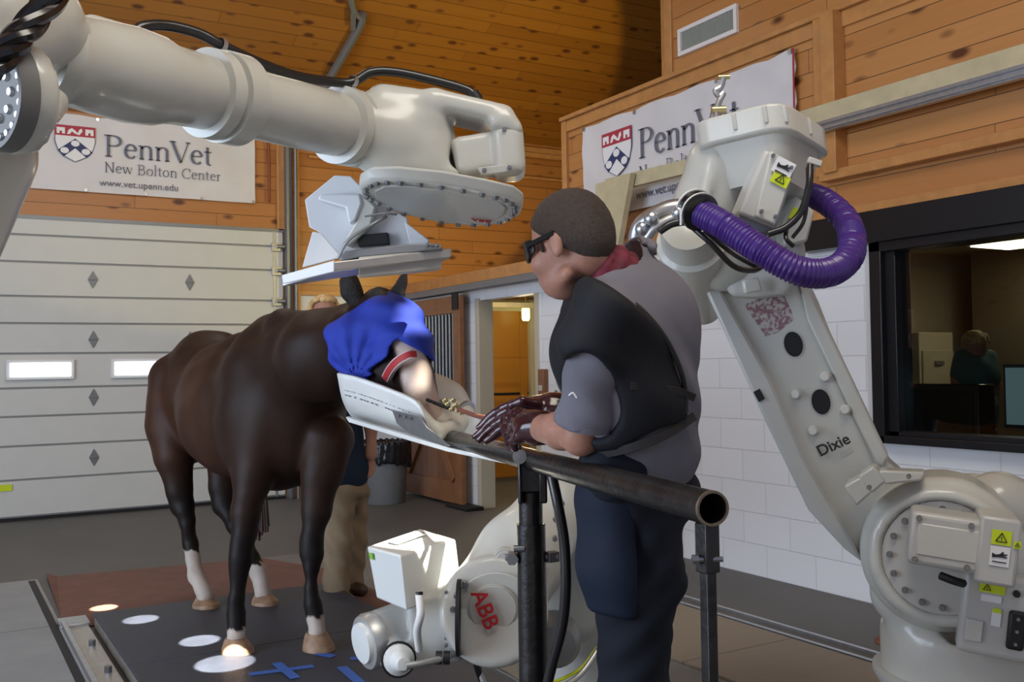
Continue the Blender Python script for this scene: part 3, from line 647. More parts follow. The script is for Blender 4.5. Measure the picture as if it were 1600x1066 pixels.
for y in (5.42, 4.9, 4.5): MB().cyl((.70, y, .02), (.70, y, .05), .018, n=6).build('bolt', M['bolt'], t)
t = MB().bx(.56, .60, 3.4, 7.4, 0, .006).build('floor_gap', M['dark']); struct(t)
def strip(x0, y0, x1, y1, z=.082, w=.045):
    a = on(x0, y0, 2, z); b = on(x1, y1, 2, z); d = nrm(b-a); n = np.array([-d[1], d[0], 0])*w/2
    return [a-n, b-n, b+n, a+n]
t = MB().prism(strip(390, 1054, 490, 1041), (0, 0, .001)).prism(strip(432, 1036, 462, 1060, .0832), (0, 0, .001)).build('tape_cross', M['tape'], smooth=False); tag(t, 'blue tape cross stuck on the platform before the horse', 'tape', 'blue tape marks on the platform')
t = MB().prism(strip(534, 1042, 566, 1070), (0, 0, .001)).build('tape_strip', M['tape'], smooth=False); tag(t, 'blue tape strip on the platform just right of the tape cross', 'tape', 'blue tape marks on the platform')
t = MB().prism(strip(495, 1021, 522, 1026), (0, 0, .001)).build('tape_strip', M['tape'], smooth=False); tag(t, 'short blue tape strip at the front hoof nearest the white arm', 'tape', 'blue tape marks on the platform')
t = MB().prism(strip(548, 1030, 585, 1025), (0, 0, .001)).build('tape_strip', M['tape'], smooth=False); tag(t, 'short blue tape strip under the round end of the source head', 'tape', 'blue tape marks on the platform')
t = MB().lathe((4.13, 3.28, 0), (0, 0, 1), [(0, .13), (.006, .13), (.006, .10), (.004, .0)], 24).build('floor_drain', M['orange']); tag(t, 'rusty round floor drain near the white wall', 'drain')
# ------------------------------------------------ banners with their lettering
def stroke_glyphs():
    G = {}
    def arc(cx, cy, rx, ry, a0, a1, n=14): return [(cx+rx*math.cos(math.radians(a0+(a1-a0)*i/n)), cy+ry*math.sin(math.radians(a0+(a1-a0)*i/n))) for i in range(n+1)]
    S = lambda x, y, w=.11: [(x-w, y), (x+w, y)]
    G['P'] = (.62, [[(.14, 0), (.14, .72)], S(.14, .01), S(.12, .71), [(.14, .71)]+arc(.30, .54, .22, .17, 90, -90)+[(.14, .37)]])
    G['V'] = (.66, [[(.06, .72), (.34, 0)], [(.34, 0), (.60, .72)], S(.07, .71), S(.59, .71, .08)])
    G['N'] = (.74, [[(.14, 0), (.14, .72)], [(.12, .72), (.60, 0)], [(.60, 0), (.60, .72)], S(.14, .01, .09), S(.10, .71, .07), S(.60, .71, .09)])
    G['B'] = (.62, [[(.14, 0), (.14, .72)], S(.12, .01, .08), S(.12, .71, .08), [(.14, .71)]+arc(.28, .55, .19, .16, 90, -90)+[(.14, .39)], [(.14, .39)]+arc(.30, .20, .23, .19, 90, -90)+[(.14, .01)]])
    G['C'] = (.68, [arc(.38, .36, .32, .36, 50, 310), [(.60, .70), (.60, .50)]])
    G['e'] = (.46, [[(.07, .27), (.38, .27)]+arc(.23, .24, .17, .23, 15, 318)])
    G['n'] = (.54, [[(.12, 0), (.12, .46)], S(.12, .01, .08), S(.07, .45, .05), [(.12, .36)]+arc(.28, .33, .14, .13, 140, 0)+[(.42, 0)], S(.42, .01, .08)])
    G['t'] = (.34, [[(.14, .62), (.14, .10)]+arc(.22, .10, .08, .10, 180, 300), [(.02, .45), (.28, .45)]])
    G['w'] = (.70, [[(.05, .46), (.20, 0)], [(.20, 0), (.34, .46)], [(.34, .46), (.50, 0)], [(.50, 0), (.64, .46)], S(.06, .45, .07), S(.33, .45, .06), S(.63, .45, .06)])
    G['o'] = (.50, [arc(.24, .23, .19, .23, 0, 360, 24)])
    G['l'] = (.27, [[(.12, 0), (.12, .76)], S(.12, .01, .08), S(.08, .75, .05)])
    G['r'] = (.37, [[(.12, 0), (.12, .46)], S(.12, .01, .08), S(.07, .45, .05), [(.12, .34), (.20, .44), (.33, .44)]])
    G[' '] = (.28, [])
    return G
GLY = stroke_glyphs()
def serif_text(m, txt, o, x, y, size, lift, thick=.095, thin=.035, tr=1.0):
    z = nrm(np.cross(x, y)); cx = 0
    for ch in txt:
        wd, st = GLY[ch]
        for line in st:
            P = [np.array(p) for p in line]; L = []; Rr_ = []
            for i, p in enumerate(P):
                d = P[min(i+1, len(P)-1)] - P[max(i-1, 0)]; d = d/max(1e-9, np.hypot(*d))
                hw = (thin + (thick-thin)*abs(d[1])**1.3)/2
                if ch in 'VNw' and d[1]*d[0] > 0: hw = thin*.6
                nn = np.array([-d[1], d[0]])*hw; L.append(p+nn); Rr_.append(p-nn)
            poly = L + Rr_[::-1]; n = len(L)
            vs = [o + x*(q[0]+cx)*size + y*q[1]*size + z*lift for q in L] + [o + x*(q[0]+cx)*size + y*q[1]*size + z*lift for q in Rr_]
            m.add(vs, [(i, i+n, i+n+1, i+1) for i in range(n-1)])
        cx += wd*tr
    return cx*size
def banner(name, label, c, x, y, z, W, H, bow, k):
    """c: centre, x right, y up, z out of the wall"""
    t = thing('banner', c - y*H/2, label, 'banner', 'white hospital banners on the pine walls')
    n, mm = 40, 14; m = MB(); rnd = random.Random(k)
    def pt(u, v, l=0):                                     # u, v in -.5 .5
        e = .006*math.sin(u*25+v*7)+.003*math.sin(u*50-v*20) + bow*.012*math.sin(u*42+v*26)*max(0, u-.2)*3
        sag = .012*(1-abs(math.sin(u*PI*5)))*(1 if v > .45 else 0)
        return c + x*u*W + y*(v*H-sag) + z*(.03+e+l)
    vs = [pt(i/n-.5, j/mm-.5) for j in range(mm+1) for i in range(n+1)]
    m.add(vs, [(j*(n+1)+i, j*(n+1)+i+1, (j+1)*(n+1)+i+1, (j+1)*(n+1)+i) for j in range(mm) for i in range(n)])
    m.add([v - z*.003 for v in vs], [(j*(n+1)+i, (j+1)*(n+1)+i, (j+1)*(n+1)+i+1, j*(n+1)+i+1) for j in range(mm) for i in range(n)])
    m.build('sheet', M['banner'], t, fixn=False, ang=80)
    for u, v in [(-.49, .48), (.49, .48), (-.49, -.48), (.49, -.48), (-.2, .48), (.2, .48), (0, -.48), (.25, -.48), (-.25, -.48)]:
        q = pt(u, v); MB().cyl(q, q+z*.012, .016, n=12).build('grommet', M['steel'], t)
    if bow: MB().tube([pt(.5, .5, .01), pt(.5, 0, .01), pt(.5, -.5, .01)], .006, n=6).build('red_edge', M['banred'], t)
    L = .016
    def P(u, v, l=0): return c + x*(u-.5)*W + y*(v-.5)*H + z*(.043+l)
    sx, sy, sw, sh = .125, .80, .165*.62/ (W/2.2) , .40
    def Q(a, b, l=0): return P(sx + a*SWD, .845 - b*SHT, l)
    SWD, SHT = .165*1.0, .47
    sh_ = [(0, 0), (1, 0), (1, .45), (.93, .68), (.75, .87), (.5, 1.0), (.25, .87), (.07, .68), (0, .45)]
    MB().prism([Q(*p) for p in sh_], z*.001).build('shield_outline', M['grey_ink'], t, smooth=False)
    MB().prism([Q(.5+(p[0]-.5)*.96, .5+(p[1]-.5)*.97, .0015) for p in sh_], z*.001).build('shield', M['stwhite'], t, smooth=False)
    MB().prism([Q(0, 0, .003), Q(1, 0, .003), Q(1, .29, .003), Q(0, .29, .003)], z*.001).build('shield_chief', M['banred'], t, smooth=False)
    m = MB()
    for a0 in (.05, .75): 
        m.prism([Q(a0, .07, .005), Q(a0+.2, .07, .005), Q(a0+.2, .24, .005), Q(a0+.13, .24, .005), Q(a0+.13, .17, .005), Q(a0+.07, .17, .005), Q(a0+.07, .24, .005), Q(a0, .24, .005)], z*.001)
    m.prism([Q(a, b, .005) for a, b in ((.30, .24), (.34, .12), (.42, .07), (.50, .13), (.56, .20), (.60, .10), (.66, .06), (.68, .14), (.60, .25), (.50, .22), (.42, .16), (.37, .24))], z*.001)
    m.build('shield_beasts', M['stwhite'], t, smooth=False)
    MB().prism([Q(a, b, .003) for a, b in ((.5, .35), (.93, .70), (.78, .87), (.5, .62), (.22, .87), (.07, .70))], z*.001).build('chevron', M['navy'], t, smooth=False)
    m = MB()
    for a, b in ((.5, .49), (.24, .70), (.76, .70)): m.prism([Q(a+.105*math.cos(i*PI/8), b+.085*math.sin(i*PI/8), .005) for i in range(16)], z*.001)
    m.build('chevron_discs', M['stwhite'], t, smooth=False)
    m = MB(); serif_text(m, 'PennVet', P(.325, .485), x, y, H*.395, .003, tr=.99); m.build('lettering', M['grey_ink'], t, smooth=False, fixn=False)
    m = MB(); serif_text(m, 'New Bolton Center', P(.325, .275), x, y, H*.185, .003, thick=.07, tr=1.02); m.build('lettering', M['grey_ink'], t, smooth=False, fixn=False)
    lettering('lettering', 'www.vet.upenn.edu', P(.475, .13), x, y, H*.125, M['grey_ink'], t, lift=.003)
    return t
bt, bb = 3.93, 3.175
banner('banner', 'white hospital banner hung on the pine wall above the overhead door', V3(1.88, YG, (bt+bb)/2), V3(1, 0, 0), V3(0, 0, 1), V3(0, -1, 0), 2.24, bt-bb, 0, 1)
banner('banner', 'white hospital banner hung high on the pine wall behind the right robot', V3(XR, 5.51, 2.95), V3(0, -1, 0), V3(0, 0, 1), V3(-1, 0, 0), 2.32, .77, 1, 2)
# ---------------------------------------------------------------- robots
EX, EY, EZ = CR, CU, CF                                  # handy directions: right, up, away from the viewer's side of the room
def rot_in(a):                                            # right/up turned by a degrees
    c, s = math.cos(math.radians(a)), math.sin(math.radians(a)); return EX*c + EY*s, -EX*s + EY*c
def bolts(pts, ax, r, parent, L=.012, name='bolt', mt='bolt'):
    for p in pts: MB().lathe(p, ax, [(-L, r), (L*.4, r), (L*.9, r*.75), (L*.9, 0.001)], 10).build(name, M[mt], parent)
def sticker(parent, c, x, y, w, h, mt, name='sticker', lift=.002):
    x = nrm(x); y = nrm(np.array(y)-x*(np.array(y)@x)); z = np.cross(x, y); c = np.array(c)+z*lift
    return MB().prism([c-x*w/2-y*h/2, c+x*w/2-y*h/2, c+x*w/2+y*h/2, c-x*w/2+y*h/2], z*.0012).build(name, M[mt], parent, smooth=False)
def tri_sign(parent, c, x, y, s, lift=.005):
    x = nrm(x); y = nrm(np.array(y)-x*(np.array(y)@x)); z = np.cross(x, y); c = np.array(c)+z*lift; m = MB()
    P = [c+x*s*math.cos(a)+y*s*math.sin(a) for a in (PI/2, PI/2+2*PI/3, PI/2+4*PI/3)]
    for i in range(3): m.bar(P[i], P[(i+1) % 3], s*.14, .002, up=z)
    m.bar(c+y*s*.35, c-y*s*.1, s*.12, .002, up=z); m.bar(c-y*s*.2, c-y*s*.3, s*.12, .002, up=z)
    return m.build('warning_symbol', M['ink'], parent, smooth=False)
def hand_sign(parent, c, x, y, s, lift=.005):
    x = nrm(x); y = nrm(np.array(y)-x*(np.array(y)@x)); z = np.cross(x, y); c = np.array(c)+z*lift; m = MB()
    m.prism([c+x*a*s+y*b*s for a, b in ((-1, .3), (-.5, .1), (.0, .25), (.3, .6), (.5, .5), (.35, .25), (.9, .35), (.95, .2), (.45, .05), (.95, -.1), (.85, -.25), (.3, -.2), (-.4, -.25), (-.95, -.35))], z*.001)
    m.prism([c+x*a*s+y*b*s for a, b in ((-.9, -.95), (.9, -.95), (.9, -.8), (-.9, -.8))], z*.001)
    return m.build('hand_symbol', M['ink'], parent, smooth=False)
# ======= the right-hand robot ('Dixie')
rb = A(1500, 1066, 3.5); rb[2] = 0
D = thing('robot_arm', rb, 'large white industrial robot on the right with a purple hose, named in black letters', 'robot', 'white industrial robots around the horse')
s = SDF(.014, .03)
C0 = A(1472, 868, 3.35)                                   # shoulder joint, facing the viewer
XD = nrm(EX*.92 - EZ*.38); ZD = nrm(np.cross(XD, EY)); ZD = ZD if ZD@EZ > 0 else -ZD   # the shoulder's own axes
s.cyl(C0 - ZD*.02, C0 + ZD*.26, .265, rd=.03)
s.cyl(C0 - ZD*.06, C0 + ZD*.05, .235, rd=.02, k=.02)
s.cyl(C0 - ZD*.16, C0 - ZD*.02, .19, rd=.01, op='-', k=.015)
s.build('shoulder_housing', M['paint'], D)
MB().lathe(C0-ZD*.045, ZD, [(0, .19), (.01, .185), (.015, .001)], 40).build('joint_disc', M['motor'], D)
bolts([C0-ZD*.05+(XD*math.cos(a)+EY*math.sin(a))*.165 for a in np.arange(0, 2*PI, PI/8)], -ZD, .011, D)
# turret and frame below
s = SDF(.014, .05)
P = lambda x, y, d: A(x, y, d)
s.chain([(P(1395, 850, 3.5), .10), (P(1400, 930, 3.5), .075), (P(1455, 1010, 3.45), .085), (P(1540, 1060, 3.4), .10)], flat=(ZD, 1.0))
s.chain([(P(1440, 930, 3.55), .12), (P(1510, 1010, 3.55), .15), (P(1560, 1110, 3.55), .20)])
s.box(P(1560, 1015, 3.55), (.17, .20, .17), (XD, EY, ZD), rd=.03)
s.cyl((rb[0]+.06, rb[1], .25), (rb[0]+.06, rb[1], .47), .30, rd=.04)
s.chain([(P(1560, 790, 3.75), .13), (P(1640, 830, 3.75), .14)])
s.cone(P(1500, 960, 3.33), P(1500, 990, 3.33), .05, .05, op='-', k=.02)
s.build('turret', M['paint'], D)
MB().lathe((rb[0]+.06, rb[1], 0), (0, 0, 1), [(0, .38), (.05, .38), (.06, .31), (.22, .30), (.27, .33), (.29, .33)], 40).build('base', M['motor'], D)
m = MB()
for i in range(10):
    a = 2*PI*i/10; m.box((rb[0]+.06+.36*math.cos(a), rb[1]+.36*math.sin(a), .10), (.035, .035, .05))
m.build('base_lugs', M['paint'], D, bevel=.01)
# balance cylinder behind
MB().lathe(P(1490, 778, 3.85), P(1700, 830, 3.75)-P(1490, 778, 3.85), [(0, .06), (.01, .10), (.06, .115), (.09, .115), (.10, .10), (.14, .10), (.15, .125), (.6, .125)], 32).build('balance_cylinder', M['paint'], D)
# motor box
mc = P(1500, 845, 3.17); mx_ = nrm(EX*.93 - EZ*.36 - EY*.10); my_ = nrm(EY + EX*.10); mz_ = nrm(np.cross(mx_, my_)); my_ = np.cross(mz_, mx_)
mo = MB().box(mc, (.155, .085, .10), (mx_, my_, mz_)).build('shoulder_motor', M['motor'], D, bevel=.018, seg=3)
fz = -mz_ if mz_@EZ > 0 else mz_
MB().box(mc - mx_*.03 + fz*.098, (.10, .05, .006), (mx_, my_, mz_)).build('rib_plate', M['paint'], mo, bevel=.004)
MB().box(mc + mx_*.10, (.058, .105, .115), (mx_, my_, mz_)).build('motor_cover', M['motor'], mo, bevel=.012)
bolts([mc + mx_*a + my_*b + fz*.1 for a in (-.13, .02) for b in (-.065, .065)], fz, .009, mo)
cx_ = mc + mx_*.105 + fz*.116
sticker(mo, cx_+my_*.045, mx_, my_, .055, .045, 'yellow'); tri_sign(mo, cx_+my_*.042, mx_, my_, .018)
sticker(mo, cx_-my_*.012, mx_, my_, .055, .06, 'stwhite'); hand_sign(mo, cx_-my_*.010, mx_, my_, .022)
sticker(mo, cx_+my_*.03+mx_*.045, mx_, my_, .02, .022, 'yellow'); tri_sign(mo, cx_+my_*.03+mx_*.045, mx_, my_, .008)
# electric box with connector
ec = P(1562, 960, 3.22); eb = MB().box(ec, (.12, .135, .05), (mx_, my_, mz_)).build('connector_box', M['motor'], D, bevel=.02, seg=3)
ef = ec + fz*.051
sticker(eb, ef - mx_*.035 + my_*.09, mx_, my_, .075, .034, 'yellow'); tri_sign(eb, ef-mx_*.05+my_*.087, mx_, my_, .013)
sticker(eb, ef - mx_*.035 + my_*.055, mx_, my_, .06, .022, 'stwhite')
sticker(eb, ef - mx_*.015 - my_*.005, mx_, my_, .028, .05, 'stwhite'); sticker(eb, ef - mx_*.015 + my_*.02, mx_, my_, .024, .014, 'yellow', lift=.004)
MB().box(ef - mx_*.075 - my_*.055 + fz*.004, (.025, .035, .004), (mx_, my_, mz_)).build('cover_plate', M['paint'], eb, bevel=.003)
MB().box(ef + mx_*.045 - my_*.03 + fz*.01, (.026, .062, .012), (mx_, my_, mz_)).build('connector', M['black'], eb, bevel=.010)
bolts([ef + mx_*.045 - my_*(.03+q) + fz*.022 for q in (-.04, 0, .04)], fz, .007, eb)
MB().cyl(ef+mx_*.035+my_*.085, ef+mx_*.035+my_*.085+fz*.015, .011, n=16).build('button', M['black'], eb)
MB().tube([P(1470, 900, 3.15), P(1488, 907, 3.12), P(1505, 912, 3.14)], .014, n=8).build('plug', M['black'], D)
# lower arm with its holes
La = [(1104, 455), (1125, 412), (1245, 412), (1272, 470), (1340, 645), (1388, 724), (1440, 770), (1400, 880), (1352, 886), (1320, 856), (1264, 796), (1200, 664)]
dd = lambda x, y: 3.44 + .05*(y-420)/400
side = [(1095, 440), (1112, 418), (1140, 470), (1240, 690), (1310, 830), (1350, 880), (1290, 800), (1200, 640)]
arm = MB().prism([P(x, y, dd(x, y)) for x, y in La], ZD*.20)
arm = arm.build('lower_arm', M['paint'], D, bevel=.03, seg=4, ang=25)
# raised edges and the inset face
def poly(pts, z, lift, mt, name, bev=.0):
    return MB().prism([P(x, y, dd(x, y)) - ZD*lift for x, y in pts], ZD*z).build(name, M[mt], arm, bevel=bev)
Li = [(1152, 470), (1240, 455), (1262, 500), (1365, 715), (1330, 760), (1298, 770), (1225, 630)]
poly([(1104, 455), (1122, 432), (1134, 462), (1205, 590), (1259, 716), (1318, 816), (1352, 880), (1320, 856), (1264, 796), (1200, 664)], .05, .030, 'motor', 'arm_flange', .012)
poly([(1245, 425), (1258, 440), (1278, 480), (1388, 712), (1380, 730), (1368, 722), (1262, 500)], .05, .018, 'paint', 'arm_flange', .008)
def oval(cx, cy, a, b, tilt, n=24): return [(cx + a*math.cos(t)*math.cos(tilt) - b*math.sin(t)*math.sin(tilt), cy + a*math.cos(t)*math.sin(tilt) + b*math.sin(t)*math.cos(tilt)) for t in [2*PI*i/n for i in range(n)]]
for (cx, cy) in ((1240, 538), (1283, 628)):
    poly(oval(cx, cy, 17, 23, -.25), .002, .0022, 'motor', 'hole_rim'); poly(oval(cx, cy, 14.5, 20, -.25), .002, .0045, 'dark', 'arm_hole')
for (cx, cy) in ((1244, 616), (1290, 589), (1271, 673), (1321, 640)):
    q = P(cx, cy, dd(cx, cy)); MB().lathe(q, -ZD, [(0, .020), (.018, .016), (.022, .012), (.022, .001)], 16).build('boss', M['paint'], arm)
ax_, ay_ = rot_in(26); ax_ = nrm(ax_ - ZD*(ax_@ZD)); ay_ = nrm(ay_ - ZD*(ay_@ZD))
if np.cross(ax_, ay_)@ZD > 0: pass
lettering('name_lettering', 'Dixie', P(1303, 695, dd(1302, 694)), ax_, ay_, .054, M['ink'], arm, bold=.0012, lift=.024)
poly([(1312, 708), (1330, 699), (1334, 706), (1316, 715)], .002, .002, 'motor', 'cast_emblem')
sticker(arm, P(1186, 618, dd(1186, 618)-.031), rot_in(-62)[0], rot_in(-62)[1], .04, .025, 'dark')
pm_ = mat('pink_marks', (.5, .5, .46), .45); nt = pm_.node_tree; tc_ = nt.nodes.new('ShaderNodeTexCoord'); n_ = nt.nodes.new('ShaderNodeTexNoise'); n_.inputs['Scale'].default_value = 75; n_.inputs['Detail'].default_value = 3
rp_ = nt.nodes.new('ShaderNodeValToRGB'); rp_.color_ramp.elements[0].position = .44; rp_.color_ramp.elements[0].color = (.27, .14, .16, 1); rp_.color_ramp.elements[1].position = .56; rp_.color_ramp.elements[1].color = (.50, .47, .43, 1)
lk(nt, tc_.outputs['Object'], n_.inputs['Vector']); lk(nt, n_.outputs['Fac'], rp_.inputs[0]); lk(nt, rp_.outputs[0], nt.nodes['Principled BSDF'].inputs['Base Color'])
MB().prism([P(*q, dd(*q)-.0006) for q in ((1162, 476), (1180, 470), (1205, 456), (1222, 456), (1236, 484), (1240, 500), (1215, 520), (1196, 526), (1182, 505))], ZD*.001).build('pink_marks', pm_, arm)
# clamp brackets between arm and shoulder
for (pts, th) in (([(1318, 760), (1345, 745), (1362, 770), (1338, 792)], .14), ([(1340, 745), (1365, 728), (1385, 752), (1362, 772)], .12), ([(1372, 735), (1445, 738), (1440, 752), (1382, 758)], .10)):
    MB().slab(pts, th, d=3.30, vec=ZD).build('stop_block', M['paint'], D, bevel=.008)
bolts([P(1358, 762, 3.235), P(1420, 745, 3.235)], -ZD, .008, D)
s = SDF(.014, .04)                                       # casting between arm and shoulder
s.chain([(P(1330, 740, 3.62), .10), (P(1370, 810, 3.58), .12), (P(1420, 850, 3.55), .15)], flat=(ZD, 1.3))
s.build('arm_root', M['paint'], D)
# elbow
s = SDF(.012, .04)
s.cyl(P(1180, 400, 3.32), P(1180, 400, 3.62), .135, rd=.03)
s.cyl(P(1210, 395, 3.30), P(1210, 395, 3.50), .10, rd=.02)
s.box(P(1190, 440, 3.38), (.10, .05, .08), (XD, EY, ZD), rd=.02)
s.build('elbow_housing', M['motor'], D)
MB().slab([(1160, 438), (1186, 432), (1192, 455), (1164, 460)], .03, d=3.24).build('elbow_cover', M['paint'], D, bevel=.008)
# fore-arm going away to the left of the elbow
MB().lathe(P(1075, 352, 3.2), P(1098, 480, 3.75)-P(1075, 352, 3.2), [(0, .05), (.01, .085), (.05, .095), (.10, .098), (.11, .115), (.16, .12), (.3, .105), (.55, .075), (.62, .075)], 36).build('forearm', M['paint'], D)
s = SDF(.012, .05)
s.chain([(P(1128, 262, 3.3), .12), (P(1112, 330, 3.35), .125), (P(1130, 395, 3.4), .12), (P(1180, 405, 3.45), .12)])
s.chain([(P(1195, 262, 3.38), .13), (P(1200, 330, 3.45), .12), (P(1200, 395, 3.5), .11)])
s.box(P(1105, 285, 3.22), (.018, .165, .03), (rot_in(-15)[0], rot_in(-15)[1], EZ), rd=.012, k=.02)
s.build('upper_casting', M['paint'], D)
# the flanged end of the upper arm
capo = [(1083, 222), (1100, 186), (1126, 166), (1165, 158), (1212, 160), (1240, 172), (1284, 204), (1290, 224), (1284, 250), (1270, 262), (1238, 238), (1212, 232), (1180, 222), (1140, 236), (1102, 246), (1086, 240)]
def cd_(x, y): return 3.15 + (215-y)*.0035
cu = nrm(EY*.93 + EZ*.25 - EX*.12)
topo = [(1085, 218), (1104, 186), (1130, 168), (1166, 160), (1212, 160), (1236, 170), (1284, 204), (1289, 224), (1272, 232), (1234, 214), (1205, 208), (1170, 206), (1130, 216), (1098, 224)]
fN, fL, fR = P(1222, 154, 3.02), P(1074, 192, 3.22), P(1300, 206, 3.28); fF = fL+fR-fN
topo3 = []
for p0, p1, p2 in ((fL, fN, fR), (fN, fR, fF), (fR, fF, fL), (fF, fL, fN)):
    q0, q1 = p1+(p0-p1)*.24, p1+(p2-p1)*.24
    for t in (0, .25, .5, .75, 1): topo3.append(q0*(1-t)**2+p1*2*t*(1-t)+q1*t*t)
cu = nrm(EY*.95 - EX*.10 + EZ*.12); tc3 = np.mean(topo3, 0)
MB().prism(topo3, -cu*.088).build('end_flange', M['paint'], D, bevel=.010, seg=3, ang=50)
MB().loft([[tc3-cu*.086+(q-tc3)*.86 for q in topo3], [tc3-cu*.12+(q-tc3)*.80 for q in topo3], [tc3-cu*.22+(q-tc3)*.62 for q in topo3]]).build('flange_neck', M['paint'], D, ang=50)
for a, b in ((19, 0), (0, 1), (4, 5), (2, 3)):
    q = (topo3[a]*.5+topo3[b]*.5); MB().box(q - cu*.035, (.006, .028, .006), (EX, cu, EZ)).build('flange_rib', M['motor'], D, bevel=.003)
# motors hanging from it
def boxpx(pts, d, th, mt, name, parent, bev=.01): return MB().slab(pts, th, d=d).build(name, M[mt], parent, bevel=bev, seg=3)
m1 = boxpx([(1196, 232), (1246, 256), (1214, 358), (1154, 334)], 3.02, .14, 'motor', 'wrist_motor', D, .012)
boxpx([(1205, 235), (1243, 258), (1212, 352), (1180, 338)], 3.00, .03, 'paint', 'motor_cover', m1, .006)
sx_, sy_ = nrm(A(1243, 258, 3)-A(1205, 238, 3)), nrm(A(1205, 238, 3)-A(1180, 338, 3))
cc = A(1224, 262, 2.997); sticker(m1, cc, sx_, sy_, .062, .05, 'stwhite'); hand_sign(m1, cc, sx_, sy_, .022)
cc = A(1219, 281, 2.997); sticker(m1, cc, sx_, sy_, .055, .035, 'yellow'); tri_sign(m1, cc, sx_, sy_, .017)
bolts([A(1208, 243, 2.995), A(1236, 262, 2.995), A(1190, 330, 2.995), A(1212, 338, 2.995)], -EZ, .006, m1)
boxpx([(1150, 338), (1170, 330), (1212, 352), (1200, 368), (1170, 362)], 3.04, .10, 'greymetal', 'motor_socket', D, .006)
m2 = boxpx([(1244, 305), (1274, 330), (1262, 378), (1225, 386), (1222, 350)], 3.2, .12, 'paint', 'wrist_motor', D, .010)
sticker(m2, A(1242, 335, 3.197), sx_, sy_, .03, .04, 'yellow')
MB().bar(A(1262, 250, 3.05), A(1283, 257, 3.05), .02, .02).build('bracket_tab', M['paint'], D, bevel=.003)
# cables
def cable(pts, r, mt, name, parent, n=10, sub=8): return MB().tube([A(*q) for q in pts], r, n=n, sub=sub).build(name, M[mt], parent)
cable([(1266, 258, 3.02), (1264, 290, 3.0), (1252, 330, 3.0), (1228, 355, 3.0), (1200, 366, 3.0)], .011, 'cable', 'cable', D)
cable([(1262, 262, 3.04), (1262, 300, 3.02), (1256, 345, 3.04), (1238, 372, 3.05)], .006, 'cable', 'cable', D)
cable([(1230, 352, 3.05), (1228, 372, 3.0), (1240, 385, 3.0)], .007, 'cable', 'cable', D)
cable([(1082, 355, 3.0), (1110, 380, 2.98), (1145, 415, 3.0), (1175, 423, 3.05), (1195, 412, 3.1), (1200, 395, 3.15)], .009, 'cable', 'cable', D)
cable([(1100, 360, 3.0), (1130, 385, 3.0), (1150, 400, 3.05), (1182, 418, 3.1)], .007, 'cable', 'cable', D)
cable([(1060, 345, 3.1), (1030, 350, 3.08), (1010, 372, 3.06), (1000, 385, 3.1)], .010, 'cable', 'cable', D)
# purple corrugated hose
hp = spline([A(*q) for q in ((1092, 332, 2.98), (1130, 352, 2.92), (1190, 392, 2.84), (1250, 424, 2.80), (1300, 424, 2.86), (1330, 395, 3.0), (1325, 350, 3.18), (1290, 315, 3.35), (1245, 298, 3.45))], 40)
m = MB(); rings = []; xx = None; L = 0
for k, p in enumerate(hp):
    t_ = nrm(hp[min(k+1, len(hp)-1)] - hp[max(k-1, 0)])
    if k: L += np.linalg.norm(hp[k]-hp[k-1])
    if xx is None: xx = frame(t_)[0]
    xx = nrm(xx - t_*(xx@t_)); yy = np.cross(t_, xx); q = .041 + .0028*math.cos(2*PI*L/.0115)
    rings.append([p + (xx*math.cos(2*PI*i/20)+yy*math.sin(2*PI*i/20))*q for i in range(20)])
m.loft(rings); hose = m.build('corrugated_hose', M['purple'], D, ang=80)
a0, a1 = A(1080, 322, 3.02), A(1097, 334, 2.96)
MB().lathe(a0, a1-a0, [(0, .05), (.015, .058), (.03, .052), (.05, .058), (.065, .058), (.07, .046)], 28).build('hose_collar', M['blackgloss'], D)
for k in (0, 1):
    q = a0 + (a1-a0)*(.25+.5*k); MB().lathe(q, a1-a0, [(-.003, .060), (.003, .060), (.003, .054)], 28, cap=False).build('cable_tie', M['tie'], D)
# metal elbow and bundle of pipes left of it
MB().tube([A(1078, 325, 3.05), A(1045, 328, 3.06), A(1012, 345, 3.08), A(998, 362, 3.1), A(996, 392, 3.12)], .030, n=14).build('pipe_bend', M['steel'], D)
MB().tube([A(1080, 338, 3.02), A(1050, 342, 3.02), A(1022, 358, 3.03), A(1008, 378, 3.05)], .016, n=10).build('pipe_bend', M['alu'], D)
MB().tube([A(1075, 346, 2.99), A(1050, 350, 2.98), A(1030, 362, 2.98)], .012, n=10).build('pipe_bend', M['cable'], D)
for q in ((1018, 342, 3.02), (1004, 358, 3.04), (1062, 332, 3.0)): MB().ball(A(*q), .024, 10, 6).build('coupling', M['steel'], D)
MB().bar(A(1064, 325, 2.97), A(1064, 352, 2.97), .008, .004).build('cable_tie', M['tie'], D)
# hoist hook on top
hk = thing('lifting_hook', A(1122, 184, 3.2), 'small shiny snap hook and chain standing above the right robot head', 'hook')
MB().tube([A(1131, 120, 3.2), A(1126, 136, 3.2), A(1118, 142, 3.2), A(1124, 150, 3.2), A(1130, 146, 3.2), A(1124, 158, 3.2), A(1120, 172, 3.2), A(1120, 184, 3.2)], .010, n=8).build('chain', M['steel'], hk)
MB().cyl(A(1122, 121, 3.2), A(1140, 120, 3.2), .008, n=10).build('pin', M['brass'], hk); MB().cyl(A(1112, 172, 3.2), A(1134, 171, 3.2), .012, n=10).build('pin', M['brass'], hk)
